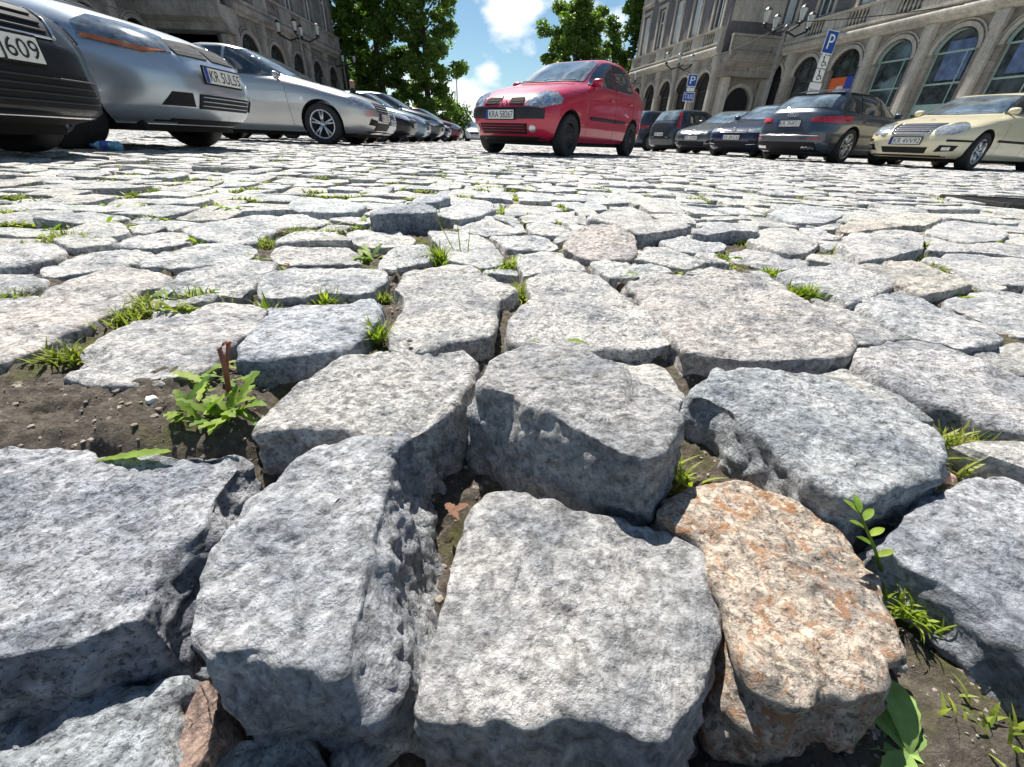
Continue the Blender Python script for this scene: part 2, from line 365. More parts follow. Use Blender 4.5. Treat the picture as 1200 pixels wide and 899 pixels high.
def inside(px, py, poly):
    res = np.zeros(len(px), bool); n = len(poly)
    for i in range(n):
        x1, y1 = poly[i]; x2, y2 = poly[(i + 1) % n]
        c = ((y1 > py) != (y2 > py)) & (px < (x2 - x1) * (py - y1) / (y2 - y1 + 1e-12) + x1); res ^= c
    return res
def rounded(poly, nseg, it=2):
    p = np.array(poly, float)
    for _ in range(max(1, it)):
        w_ = .8 if it > 1 else .89
        q = np.roll(p, -1, 0); a = p * w_ + q * (1 - w_); b = p * (1 - w_) + q * w_; p = np.stack([a, b], 1).reshape(-1, 2)
    q = np.vstack([p, p[:1]]); d = np.r_[0, np.cumsum(np.hypot(*np.diff(q, axis=0).T))]
    t = np.linspace(0, d[-1], nseg, endpoint=False)
    return np.c_[np.interp(t, d, q[:, 0]), np.interp(t, d, q[:, 1])]
def parea(p):
    p = np.asarray(p); q = np.roll(p, -1, 0); return .5 * np.sum(p[:, 0] * q[:, 1] - q[:, 0] * p[:, 1])

def stone_geo(poly, z0, tilt, depth, nseg, nrad, nside, er, seed, amp, it=2, dome=.003, flare=(0, 0)):
    if parea(poly) < 0: poly = poly[::-1]
    o = rounded(poly, nseg, it); c = o.mean(0)
    L = np.maximum(np.hypot(*(o - c).T), 1e-4)
    S = float(np.median(L))
    rings = []
    e = min(er, .45 * S)
    for k in range(1, nrad + 1):
        s = (k / nrad) ** .85; sc = 1 - (1 - s * (1 - 0)) if True else s
        rad = s * (1 - e / L)
        rings.append((rad, np.zeros(nseg)))
    for k in range(1, 5):
        a = k / 4 * math.pi / 2
        rings.append((1 - e / L * (1 - math.sin(a)), np.full(nseg, -e * (1 - math.cos(a)))))
    for k in range(1, nside + 1):
        t = k / nside; bul = 1 + .004 / L * math.sin(t * 3.0) * 2 - .006 / L * t
        rings.append((bul, np.full(nseg, -e - (depth - e) * t)))
    V = [np.array([[c[0], c[1], 0.0]])]
    for rad, dz in rings:
        xy = c + (o - c) * np.asarray(rad)[:, None] if np.ndim(rad) else c + (o - c) * rad
        V.append(np.c_[xy, dz - dome * np.minimum(rad, 1) ** 2 * (1 if np.ndim(rad) else 1)])
    n = len(rings); G = np.stack(V[1:])
    tt = np.r_[np.zeros(n - nside), np.arange(1, nside + 1) / nside]; G[:, :, 0] += tt[:, None] * flare[0]; G[:, :, 1] += tt[:, None] * flare[1]                       # ring, seg, 3
    # tilt plane
    def T(P):
        P = P.copy(); P[..., 2] += z0 + (P[..., 0] - c[0]) * tilt[0] + (P[..., 1] - c[1]) * tilt[1]; return P
    G = T(G); C0 = T(V[0])
    # normals
    du = np.roll(G, -1, 1) - np.roll(G, 1, 1)
    dr = np.empty_like(G); dr[1:-1] = G[2:] - G[:-2]; dr[0] = G[1] - G[0]; dr[-1] = G[-1] - G[-2]
    N_ = np.cross(dr, du); N_ /= np.maximum(np.linalg.norm(N_, axis=2, keepdims=True), 1e-9)
    P = G.reshape(-1, 3); NN = N_.reshape(-1, 3)
    k = np.array([1, 1, 1.4])
    d = fbm(P * 13 * k, 2, seed) * .0060 + (np.abs(fbm(P * 34 * k + fbm(P * 60, 1, seed)[:, None] * .3, 3, seed + 5)) - .4) * .0052
    fine = fbm(P * 150, 2, seed + 9)
    ch = np.maximum(0, vnoise(P * 26 * k, seed + 31) - .28)       # chipped flakes
    d = d * amp + fine * .0013 * amp - ch * .013 * amp
    if nside > 30:
        sw = np.repeat(np.clip(tt * 6, 0, 1), nseg); f_ = fbm(P * np.array([26, 26, 15.]), 3, seed + 55)
        d = d + sw * (np.round(f_ * 2.6) / 2.6 * .0048 + np.abs(fine) * .0016)
    P = P + NN * d[:, None]
    C0 = C0 + np.array([[0, 0, (fbm(C0 * 13 * k, 2, seed) * .006)[0] * amp]])
    vs = np.vstack([C0, P])
    idx = 1 + np.arange(n * nseg).reshape(n, nseg); nx = np.roll(idx, -1, 1)
    fs = [(0, idx[0][i], nx[0][i]) for i in range(nseg)]
    q = np.stack([idx[:-1], idx[1:], nx[1:], nx[:-1]], -1).reshape(-1, 4)
    fs += q.tolist()
    return vs, fs, c

# ------------------------------------------------------------ traced setts: pixel outline, height, tilt(x,y), detail, tone, label
G3 = (1, 1, 1)
TR = [
 ([(-150,600),(-40,522),(0,519),(105,522),(118,538),(200,530),(288,523),(283,545),(247,585),(238,612),(195,645),(178,680),(172,722),(100,747),(0,775),(-160,800)], -.012, (0,0), 3, (.88,.92,1.0), 'broad pale grey sett filling the lower left edge, sloping dark side towards the camera'),
 ([(400,517),(430,511),(462,507),(479,513),(459,530),(451,573),(438,610),(433,660),(421,710),(405,760),(398,790),(350,777),(300,769),(267,766),(213,769),(218,710),(233,680),(253,642),(287,597),(320,567),(350,533),(368,522)], -.004, (0,0), 3, (.95,.98,1.03), 'long pale sett left of the bottom middle with a steep crumbling right side'),
 ([(547,598),(575,574),(600,572),(650,585),(700,600),(740,606),(790,622),(825,640),(838,680),(852,735),(845,775),(820,815),(800,845),(773,870),(733,858),(700,846),(653,845),(633,856),(567,852),(500,846),(488,832),(495,787),(500,743),(523,683),(540,620)], -.018, (0,0), 3, (.98,.97,.96), 'large speckled grey sett nearest the camera at the bottom middle'),
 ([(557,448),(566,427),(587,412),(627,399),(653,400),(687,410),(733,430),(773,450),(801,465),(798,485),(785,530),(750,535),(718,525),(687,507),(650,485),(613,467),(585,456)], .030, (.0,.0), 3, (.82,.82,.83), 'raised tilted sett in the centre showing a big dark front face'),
 ([(293,507),(305,487),(320,467),(335,452),(367,430),(400,416),(425,411),(450,408),(520,409),(545,411),(557,423),(553,437),(540,463),(527,483),(492,507),(470,514),(430,510),(400,500),(353,500),(320,503)], .0, (0,0), 3, (1.05,1.03,1), 'flat bright sett left of the raised tilted one, a tiny dark pebble on it'),
 ([(807,462),(833,437),(877,426),(910,428),(950,428),(987,440),(1020,460),(1060,477),(1093,497),(1115,523),(1110,540),(1087,555),(1053,567),(1017,583),(987,577),(957,563),(933,547),(917,530),(887,507),(860,480),(833,468)], .008, (0,0), 3, (.90,.95,.99), 'big bluish grey sett right of the raised tilted one, rounded with a shaded left flank'),
 ([(768,597),(790,575),(820,559),(867,553),(900,563),(950,592),(985,612),(1013,647),(1037,680),(1044,693),(1060,747),(1033,790),(1007,810),(973,807),(943,827),(913,813),(880,787),(857,745),(851,715),(842,680),(830,640),(795,615)], -.012, (0,0), 3, (1.1,1.02,.94), 'rust stained coarse sett of orange and cream crystals at lower right'),
 ([(1025,640),(1047,610),(1100,577),(1143,557),(1173,553),(1200,560),(1290,590),(1370,680),(1340,800),(1260,790),(1200,752),(1177,737),(1150,713),(1120,687),(1083,667),(1053,648)], -.008, (0,0), 3, (.88,.92,.99), 'smooth bluish sett cut off by the right edge beside the rust stained one'),
 ([(-150,815),(0,811),(110,805),(213,797),(187,833),(183,870),(193,905),(150,990),(-150,990)], -.052, (0,0), 3, (.85,.92,.98), 'sunken sett in the bottom left corner half in shadow'),
 ([(213,799),(236,797),(246,815),(256,852),(232,885),(205,905),(190,875),(192,835)], -.055, (.3,0), 2, (.72,.52,.44), 'narrow reddish brown stone shard wedged upright at the bottom left'),
 ([(222,910),(245,885),(277,868),(317,857),(352,861),(374,883),(378,950),(230,960)], -.062, (0,0), 2, (1.0,1.02,1.0), 'small pale stone peeking in at the bottom edge left of the middle'),
 ([(-95,402),(0,367),(25,358),(60,340),(83,330),(108,324),(135,312),(162,315),(190,320),(197,327),(185,337),(157,343),(155,354),(130,362),(105,375),(75,390),(45,405),(0,421),(-100,455)], .004, (0,0), 2, (1.1,1.04,1.0), 'long pinkish white sett on the left with an undercut shadowed edge'),
 ([(78,437),(90,425),(107,410),(135,390),(160,372),(180,362),(220,360),(265,357),(300,359),(308,363),(303,380),(287,390),(270,396),(255,410),(248,424),(225,438),(190,446),(130,448),(85,443)], .0, (0,0), 2, (1.05,1.03,1.02), 'broad bright sett behind the dandelion with bent red stalk'),
 ([(312,358),(342,352),(385,356),(435,351),(445,355),(440,370),(422,392),(405,407),(370,410),(332,417),(300,420),(277,420),(282,407),(300,387),(307,372)], .004, (0,0), 2, (.93,.98,1.06), 'clean bluish white sett with a dark front edge at middle left'),
 ([(462,337),(465,326),(478,317),(510,315),(525,310),(551,310),(582,327),(599,338),(603,343),(590,348),(580,352),(578,370),(577,390),(545,396),(522,398),(505,408),(480,408),(455,405),(457,382),(475,358),(474,345)], .003, (0,0), 2, (1.02,1.0,.97), 'long cracked pale sett just left of the grassy joint in the middle'),
 ([(617,327),(635,319),(685,316),(703,322),(716,332),(726,342),(742,357),(775,380),(788,392),(787,400),(757,405),(740,408),(712,406),(685,408),(655,400),(615,406),(600,400),(598,382),(607,362),(627,348),(621,338)], .002, (0,0), 2, (1.04,1.02,1.0), 'wide bright sett right of the grassy joint with a brown leaf at its front'),
 ([(735,335),(738,326),(762,321),(810,325),(825,319),(880,319),(915,330),(944,346),(985,374),(1003,394),(1000,411),(975,418),(945,418),(900,421),(840,416),(820,411),(807,414),(790,396),(772,375),(757,357),(750,343)], .006, (0,0), 3, (1.04,.99,.95), 'very large coarse sett right of centre, biggest of its row'),
 ([(947,346),(970,352),(1005,357),(1035,373),(1064,391),(1030,401),(1008,401),(985,376)], -.006, (0,0), 1, (.8,.8,.82), 'dull grey triangular sett behind the very large coarse one'),
 ([(1007,409),(1050,397),(1075,395),(1112,402),(1145,417),(1200,440),(1290,465),(1340,500),(1250,512),(1200,503),(1167,497),(1137,483),(1100,470),(1067,457),(1033,437),(1012,425)], .002, (0,0), 2, (.98,.97,.99), 'sett running out of the right edge behind the big bluish grey one'),
 ([(1004,356),(1030,346),(1065,342),(1095,355),(1117,365),(1152,377),(1178,395),(1165,400),(1125,406),(1112,400),(1075,393),(1064,389),(1040,375)], .002, (0,0), 2, (.93,.95,.98), 'rounded grey sett right of the dull triangular one'),
 ([(1107,352),(1125,346),(1162,342),(1200,345),(1290,358),(1285,395),(1205,393),(1187,390),(1160,377),(1137,367)], .0, (0,0), 1, (.95,.96,.98), 'grey sett with a mossy notch at the right edge, behind a thin flat one'),
 ([(1142,412),(1175,403),(1200,402),(1280,418),(1210,436),(1197,435),(1165,421)], -.006, (0,0), 1, (.8,.8,.8), 'thin flat dull sett at the right edge with moss below it'),
 ([(1160,524),(1183,510),(1205,507),(1250,515),(1240,537),(1200,534),(1166,533)], -.02, (0,0), 1, (.75,.85,.85), 'small greenish cobble at the right edge in mossy soil'),
 ([(302,341),(310,325),(322,319),(345,312),(390,311),(425,312),(453,317),(449,328),(435,340),(412,342),(380,340),(357,345),(325,346),(305,347)], .002, (0,0), 2, (1,1.02,1.03), 'wide sett with a small grass sprig at its front, behind the bluish white one'),
 ([(185,336),(200,321),(225,312),(250,307),(300,306),(320,307),(319,314),(302,325),(292,338),(282,345),(250,343),(225,343),(190,341)], .002, (0,0), 2, (1.03,1.03,1.03), 'pale sett behind a strip of moss with silvery leaves'),
 ([(50,321),(52,315),(75,302),(100,295),(135,290),(160,292),(175,297),(158,306),(145,311),(120,315),(87,320),(62,323)], .0, (0,0), 1, (1.05,1.05,1.05), 'low rounded sett behind the long pinkish one'),
 ([(-60,290),(0,285),(50,280),(77,294),(50,302),(15,312),(0,312),(-60,312)], .004, (0,0), 1, (1.02,1.02,1.04), 'sett on the left edge with a mossy front joint, the higher of two'),
 ([(-60,335),(0,327),(27,321),(55,326),(40,335),(15,345),(0,345),(-60,352)], .0, (0,0), 1, (1.02,1.03,1.04), 'small sett on the left edge just behind the long pinkish one'),
 ([(166,307),(180,298),(215,290),(260,284),(300,290),(296,299),(275,306),(235,310),(220,312),(185,311),(168,313)], .002, (0,0), 1, (1.0,1.02,1.03), 'flat sett with a dark slot under its front left edge'),
 ([(137,287),(145,279),(175,272),(218,272),(223,281),(200,286),(175,290),(150,290)], .002, (0,0), 1, (1.03,1.03,1.04), 'sett with a leafy weed at its right corner on the left side'),
 ([(317,300),(325,290),(370,290),(409,290),(421,300),(421,309),(390,308),(350,309),(325,306)], -.002, (0,0), 1, (.98,.96,.95), 'grey brown sett between two weedy joints left of middle'),
 ([(323,280),(350,272),(395,267),(400,278),(370,280),(325,284)], .004, (0,0), 1, (1.05,1.05,1.05), 'small flat sett framed by moss on three sides'),
 ([(406,272),(430,269),(465,267),(486,280),(484,285),(455,288),(420,287),(408,279)], .002, (0,0), 1, (1.04,1.03,1.0), 'sett lying in front of the raised dark faced one'),
 ([(437,310),(450,297),(465,290),(497,286),(506,299),(500,306),(470,311),(440,313)], .002, (0,0), 1, (1,1.01,1.02), 'bluish sett with a white pebble at its front corner'),
 ([(501,270),(530,270),(555,272),(577,286),(591,300),(591,307),(565,314),(548,308),(527,304),(512,285)], .004, (0,0), 1, (1.03,1.03,1.03), 'sett with a dry stalk lying over it beside the long blades of grass'),
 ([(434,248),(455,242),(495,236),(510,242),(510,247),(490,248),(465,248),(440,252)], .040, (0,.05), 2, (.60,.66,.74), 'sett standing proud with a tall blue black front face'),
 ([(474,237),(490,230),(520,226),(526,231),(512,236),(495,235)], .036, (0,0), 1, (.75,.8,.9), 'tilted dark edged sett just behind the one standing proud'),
 ([(513,246),(527,236),(555,234),(575,237),(580,245),(557,254),(532,256),(515,252)], .014, (0,0), 1, (.95,.97,1.0), 'sett with a shaded front right of the grass tuft by the proud one'),
 ([(531,265),(537,257),(575,253),(582,260),(614,271),(595,274),(565,274),(542,270)], .002, (0,0), 1, (1.0,1.0,1.0), 'crooked sett with a ledge left of the leafy hole'),
 ([(573,276),(600,275),(635,277),(656,289),(640,292),(607,291),(595,290),(585,282)], .003, (0,0), 1, (1.0,1.02,1.04), 'thin bluish sett in the middle left of the pinkish slab'),
 ([(606,296),(630,292),(660,297),(675,306),(687,316),(660,315),(637,317),(613,322),(611,310)], .003, (0,0), 1, (1.02,1.02,1.02), 'triangular bright sett just behind the wide one with the brown leaf'),
 ([(616,262),(640,260),(660,264),(669,271),(659,276),(640,274),(622,272)], .004, (0,0), 1, (1.05,1.04,1.02), 'small sett over a dark gap beside the pinkish slab'),
 ([(608,252),(640,249),(672,247),(679,254),(660,259),(635,260),(615,260)], .004, (0,0), 1, (1.0,1.0,1.0), 'flat sett behind the small one over the dark gap'),
 ([(661,287),(671,270),(687,261),(720,261),(744,273),(747,285),(740,301),(715,302),(692,301),(675,295)], .018, (0,.14), 2, (.96,.88,.84), 'pinkish rough slab tilted up towards the camera right of middle'),
 ([(686,256),(712,247),(752,246),(762,255),(795,259),(811,263),(800,267),(770,271),(750,274),(722,261)], .024, (0,0), 1, (.95,.93,.92), 'uneven rough sett directly behind the pinkish slab'),
 ([(742,298),(755,289),(780,289),(805,296),(828,306),(805,314),(775,307),(745,302)], .006, (0,0), 1, (1.02,1.01,1.0), 'lens shaped pale sett right of the pinkish slab'),
 ([(773,282),(795,275),(820,276),(852,285),(850,291),(822,296),(800,293),(782,287)], .006, (0,0), 1, (.95,.97,1.0), 'bluish sett behind the lens shaped pale one'),
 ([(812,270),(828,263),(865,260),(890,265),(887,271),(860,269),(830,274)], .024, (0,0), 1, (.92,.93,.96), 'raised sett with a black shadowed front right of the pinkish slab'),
 ([(878,281),(890,268),(925,266),(950,277),(960,286),(945,296),(925,296),(908,291),(892,286)], .008, (0,0), 1, (1.0,.98,.96), 'bulging sett behind the weedy joint on the right'),
 ([(856,296),(875,291),(915,295),(946,306),(945,312),(915,315),(885,310),(860,306)], .0, (0,0), 1, (.9,.9,.92), 'low flat sett surrounded by green weeds on the right'),
 ([(693,306),(725,302),(762,306),(782,316),(782,321),(750,322),(722,326),(705,318)], .0, (0,0), 1, (.95,.98,.98), 'narrow flat sett with a green leaf at its front in the middle'),
 ([(913,320),(937,312),(982,309),(1025,317),(1051,330),(1040,337),(1010,352),(995,355),(970,342),(942,335),(925,330)], .004, (0,0), 2, (.96,.97,.98), 'broad grey sett with a bright grass tuft at its front left'),
 ([(1001,312),(1032,305),(1075,307),(1120,320),(1141,330),(1120,337),(1087,344),(1060,335),(1042,323)], .010, (0,0), 2, (.98,.93,.85), 'yellowish grey sett overhanging a weedy hollow on the right'),
 ([(982,285),(992,275),(1025,270),(1060,269),(1082,274),(1083,290),(1060,295),(1045,301),(1012,305),(1000,295)], .016, (0,0), 2, (1.0,.99,.98), 'tall blocky sett with a lit top behind the yellowish one'),
 ([(1081,305),(1112,296),(1160,297),(1210,300),(1260,310),(1250,335),(1180,333),(1143,323),(1122,314)], .004, (0,0), 1, (.93,.93,.94), 'layered grey sett at the right edge beside the yellowish one'),
 ([(1087,291),(1092,286),(1150,284),(1200,286),(1260,290),(1250,302),(1200,299),(1162,295),(1117,294)], .010, (0,0), 1, (.9,.9,.92), 'sett at the right edge just behind the layered grey one'),
 ([(1083,272),(1100,261),(1125,258),(1165,263),(1183,274),(1173,280),(1137,284),(1110,278)], .008, (0,0), 1, (.98,.98,.99), 'mid grey sett left of a cream one near the right edge'),
 ([(1033,256),(1060,250),(1097,251),(1104,256),(1088,263),(1065,264),(1042,261)], .012, (0,0), 1, (1.08,1.04,.95), 'creamy white sett catching the sun on the right'),
 ([(981,267),(1005,255),(1040,259),(1058,265),(1025,268),(992,272)], .008, (0,0), 1, (1.02,.94,.84), 'tan sett behind the tall blocky one'),
 ([(900,248),(935,239),(970,244),(989,252),(965,261),(940,262),(915,256)], .012, (0,0), 1, (.92,.96,1.0), 'bluish raised sett behind a red leaf on the right'),
 ([(936,266),(965,269),(986,279),(962,281),(947,275)], .002, (0,0), 1, (.92,.92,.95), 'small low sett with a red leaf at its tip'),
 ([(150,265),(175,262),(194,265),(175,271),(155,271)], .002, (0,0), 1, (1.05,1.05,1.05), 'tiny sett in a mossy pocket on the left'),
 ([(211,268),(255,258),(300,253),(350,252),(388,257),(371,265),(325,268),(309,277),(296,286),(262,283),(233,277)], .002, (0,0), 2, (1.04,1.05,1.05), 'big irregular white sett with a red brown gap at its right'),
 ([(331,243),(350,233),(400,232),(429,240),(415,248),(390,249),(350,246)], .014, (0,0), 1, (.95,1.0,1.03), 'sett with a long black shadowed front left of the proud one'),
]
TRP = []
for k, (px, z0, tilt, det, tone, label) in enumerate(TR):
    c = np.mean(np.array(px, float), 0)
    cx, cy = ground(c[0], c[1], z0)
    pts = []
    for (u, v) in px:
        d = ray(u, v)
        # meet the tilted top plane z = z0 + tx (x-cx) + ty (y-cy)
        den = d[2] - tilt[0] * d[0] - tilt[1] * d[1]
        t = (z0 - tilt[0] * cx - tilt[1] * cy - CAMH) / den
        pts.append((d[0] * t, d[1] * t))
    pts = np.array(pts); cc = pts.mean(0); rr_ = np.linalg.norm(pts - cc, axis=1, keepdims=True)
    TRP.append(cc + (pts - cc) * (1 + (.0015 if det == 3 else .0045) / rr_))
GRAN = M['granite']
FLARE = {0: (.030, -.008), 1: (.056, .0), 2: (.004, -.006), 4: (.012, 0), 5: (-.012, -.008), 3: (-.012, -.014), 6: (-.004, -.008), 13: (.01, -.01)}
SG = 'granite setts of the pavement'
for k, ((px, z0, tilt, det, tone, label), wp) in enumerate(zip(TR, TRP)):
    nseg, nrad, nside = {3: (210, 64, 44), 2: (110, 30, 20), 1: (64, 16, 12)}[det]
    dep = .13 + max(0, z0)
    vs, fs, c = stone_geo(wp, z0 + .002, tilt, dep, nseg, nrad, nside, .0055 if det > 1 else .005, 100 + k * 7, (.72 if k in (2, 3) else .88) if det == 3 else .72, 2 if det == 3 else 1, .003, FLARE.get(k, (0, 0)))
    nm = 'granite_sett'
    if 'shard' in label: nm = 'stone_shard'
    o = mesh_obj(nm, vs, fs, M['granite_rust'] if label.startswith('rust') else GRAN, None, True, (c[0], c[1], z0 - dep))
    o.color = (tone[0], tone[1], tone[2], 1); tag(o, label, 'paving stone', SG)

# ------------------------------------------------------------ generated setts in rows, cut to leave room for the traced ones
def halfclip(poly, a, b):
    """keep the part of poly on the right of edge a->b"""
    out = []; n = len(poly)
    def sd(p): return (b[0] - a[0]) * (p[1] - a[1]) - (b[1] - a[1]) * (p[0] - a[0])
    for i in range(n):
        p, q = poly[i], poly[(i + 1) % n]; sp, sq = sd(p), sd(q)
        if sp <= 0: out.append(p)
        if (sp < 0 < sq) or (sq < 0 < sp):
            t = sp / (sp - sq); out.append((p[0] + (q[0] - p[0]) * t, p[1] + (q[1] - p[1]) * t))
    return out
def hull(P):
    P = sorted(map(tuple, P)); 
    def half(ps):
        h = []
        for p in ps:
            while len(h) > 1 and (h[-1][0] - h[-2][0]) * (p[1] - h[-2][1]) - (h[-1][1] - h[-2][1]) * (p[0] - h[-2][0]) <= 0: h.pop()
            h.append(p)
        return h
    a = half(P); b = half(P[::-1]); return a[:-1] + b[:-1]
HULLS = []
for wp in TRP:
    h = hull(wp); c = np.mean(h, 0); h = [tuple(c + (np.array(p) - c) * (1 + .003 / max(.01, np.linalg.norm(np.array(p) - c)))) for p in h]
    hh = np.array(h); HULLS.append((h, hh.min(0), hh.max(0)))
NOSTONE = [[(-60,425),(75,432),(130,450),(290,425),(300,440),(288,505),(105,522),(-60,525)], [(870,830),(1000,815),(1050,770),(1075,680),(1120,690),(1210,765),(1260,899),(1240,980),(850,980)],
           [(-60,420),(45,405),(130,364),(160,365),(75,437),(-60,440)]]
for q in NOSTONE:
    w = [ground(u, v, -.02) for u, v in q]; h = hull(w); hh = np.array(h); HULLS.append((h, hh.min(0), hh.max(0)))
rng = random.Random(5)
GEN = []
y = -.9; row = 0
while y < 20:
    hgt = rng.uniform(.115, .15)
    xw = 1.35 * y + 1.3 if y > 0 else 1.0
    xw = min(xw, 21)
    x = -xw + rng.uniform(-.1, .1)
    ph = rng.uniform(0, 6)
    while x < xw:
        w = rng.choice((rng.uniform(.12, .17), rng.uniform(.15, .21)))
        j = lambda s=.011: rng.uniform(-s, s)
        g = .0035 if x > -.1 * y else .0062
        def yy(xx): return .05 * math.sin(xx * .55 + row * .05) + .02 * math.sin(xx * 1.9 + row * .35)
        q = [(x + g + j(), y + g + yy(x) + j()), (x + w * .5 + j(.02), y + g + yy(x + w / 2) + j(.008)), (x + w - g + j(), y + g + yy(x + w) + j()), (x + w - g + j(), y + hgt - g + yy(x + w) + j()), (x + w * .5 + j(.02), y + hgt - g + yy(x + w / 2) + j(.008)), (x + g + j(), y + hgt - g + yy(x) + j())]
        x += w
        A0 = abs(parea(q))
        qa = np.array(q); mn, mx_ = qa.min(0), qa.max(0)
        ok = True
        if y < 3:
            for h, a, b in HULLS:
                if a[0] > mx_[0] or b[0] < mn[0] or a[1] > mx_[1] or b[1] < mn[1]: continue
                # best separating edge of h (ccw: outside is right)
                best, ba = None, -1
                for i in range(len(h)):
                    r_ = halfclip(q, h[i], h[(i + 1) % len(h)])
                    ar = abs(parea(r_)) if len(r_) > 2 else 0
                    if ar > ba: best, ba = r_, ar
                q = best
                if ba < .14 * A0: ok = False; break
        if -.6 < x < .6 and .0 < y < .10: continue
        qc = np.mean(q, 0) if len(q) > 2 else (0, 0)
        if -.22 < qc[0] < .26 and -.02 < qc[1] < .36: continue
        if not ok or len(q) < 3: continue
        e = np.array(q); ext = e.max(0) - e.min(0)
        if min(ext) < .024: continue
        GEN.append(q)
    y += hgt; row += 1
def pxsize(q):
    c = np.mean(q, 0); 
    d = np.array([c[0], c[1], -CAMH]); z = d @ FW
    if z < .05: return 0, False
    u = CXP + F * (d @ RT) / z; v = CYP - F * (d @ UP) / z
    vis = -30 < u < 1230 and 100 < v < 930
    return abs(parea(q)) * CAMH / z ** 3, vis
sc_ = [(pxsize(q), i) for i, q in enumerate(GEN)]
vis = sorted([(-s[0], i) for s, i in sc_ if s[1]])[:300 - len(TR)]
near = {i for _, i in vis}
rs = np.random.RandomState(3)
for n_, i in enumerate(sorted(near)):
    q = GEN[i]; c = np.mean(q, 0); dd = math.hypot(*c)
    z0 = rs.uniform(-.006, .010) + (rs.rand() < .12) * .008 - (0.0 if dd > .5 else .01)
    hi = dd < 1.2
    vs, fs, c = stone_geo(q, z0, (rs.normal(0, .035), rs.normal(0, .05)), .12, 44 if hi else 28, 9 if hi else 6, 6 if hi else 4, .004, 5000 + i, .55, 1, .002)
    o = mesh_obj('granite_sett', vs, fs, GRAN, None, True, (c[0], c[1], z0 - .12))
    t = rs.uniform(.86, 1.06); w_ = rs.uniform(-.03, .04); o.color = (t + w_, t + .01, t - w_, 1)
    u_, v_ = CXP + F * (np.array([c[0], c[1], -CAMH]) @ RT) / (np.array([c[0], c[1], -CAMH]) @ FW), CYP - F * (np.array([c[0], c[1], -CAMH]) @ UP) / (np.array([c[0], c[1], -CAMH]) @ FW)
    zone = ['at the far left', 'left of the middle', 'straight below the red car', 'right of the middle', 'at the far right'][int(min(4, max(0, u_ // 240)))]
    dep_ = 'among the closest stones' if v_ > 420 else ('in the middle rows' if v_ > 300 else ('behind the grassy joints' if v_ > 250 else 'in the thin distant rows'))
    dep_ = dep_.replace('traced grassy', 'grassy')
    tn = 'bright' if t > .99 else ('mid grey' if t > .92 else 'darker grey'); wm = 'warm tinted ' if w_ > .02 else ('bluish ' if w_ < -.012 else '')
    tag(o, '%s %sgranite sett %s %s' % (tn, wm, zone, dep_), 'paving stone', 'granite setts in the rows, %s %s' % (zone, dep_))
# far setts: one mesh
VV = []; FF = []; base = 0
ns = 8
for i, q in enumerate(GEN):
    if i in near: continue
    c = np.mean(q, 0)
    o = rounded(q if parea(q) > 0 else q[::-1], ns if math.hypot(*c) > 3 else 14, 1); n_ = len(o); c = o.mean(0)
    z0 = rs.uniform(-.006, .012) + (rs.rand() < .08) * .008; tx, ty = rs.normal(0, .03), rs.normal(0, .045)
    if abs(c[0]) > 1.3 * c[1] + .2 or c[1] < .05: z0 -= .004
    def ringp(s, dz): 
        p = c + (o - c) * s; return np.c_[p, z0 + dz + (p[:, 0] - c[0]) * tx + (p[:, 1] - c[1]) * ty + rs.uniform(-.0015, .0015, n_)]
    V_ = np.vstack([ringp(.6, .0015), ringp(.93, .0), ringp(1.0, -.0045), ringp(1.0, -.05)])
    VV.append(V_)
    FF.append([base + k for k in range(n_)])
    for r_ in range(3):
        for k in range(n_):
            k2 = (k + 1) % n_; a = base + r_ * n_; b_ = a + n_
            FF.append([a + k, b_ + k, b_ + k2, a + k2])
    base += 4 * n_
fo = mesh_obj('cobble_pavement', np.vstack(VV), FF, GRAN, None, False)
fo['kind'] = 'stuff'; fo['label'] = 'far rows of grey granite setts stretching to the cars'; fo['category'] = 'cobblestones'

# ------------------------------------------------------------ soil near the camera and the ground to the horizon
def soil_h(x, y):
    d = np.hypot(x, y)
    h = np.interp(d, [0, .20, .32, .50, .8, 2], [-.095, -.085, -.038, -.020, -.014, -.014])
    P = np.c_[x, y, np.zeros_like(x)]
    for q, hh in ((NOSTONE[0], -.010), (NOSTONE[2], -.014), (NOSTONE[1], -.052)):
        w = hull([ground(u, v, hh) for u, v in q]); n = len(w); dist = np.full(len(x), 9.)
        for i in range(n):
            a, b = np.array(w[i]), np.array(w[(i + 1) % n]); e = b - a; nn_ = np.array([-e[1], e[0]]) / (np.linalg.norm(e) + 1e-9)
            dist = np.minimum(dist, (x - a[0]) * nn_[0] + (y - a[1]) * nn_[1])
        s = np.clip((dist + .012) / .03, 0, 1); h = h * (1 - s) + np.maximum(h, hh) * s
    h = h + fbm(P * 18, 3, 77) * .005 + fbm(P * 70, 3, 78) * .0055 + np.abs(fbm(P * 150, 2, 79)) * .004
    return h
gx = np.arange(-1.0, 1.0001, .0045); gy = np.r_[np.arange(-.6, .02, .012), np.arange(.02, 1.15, .0045)]
X, Y = np.meshgrid(gx, gy); nx_, ny_ = len(gx), len(gy)
Z = soil_h(X.ravel(), Y.ravel())
idx = np.arange(nx_ * ny_).reshape(ny_, nx_)
fs = np.stack([idx[:-1, :-1], idx[:-1, 1:], idx[1:, 1:], idx[1:, :-1]], -1).reshape(-1, 4)
o = mesh_obj('soil', np.c_[X.ravel(), Y.ravel(), Z], fs.tolist(), M['soil'], None, True); o['kind'] = 'structure'
rad = np.r_[0.05, np.geomspace(.3, 900, 150)]; th = np.linspace(0, 2 * math.pi, 240, endpoint=False)
RR, TT = np.meshgrid(rad, th, indexing='ij'); X, Y = (RR * np.cos(TT)).ravel(), (RR * np.sin(TT)).ravel()
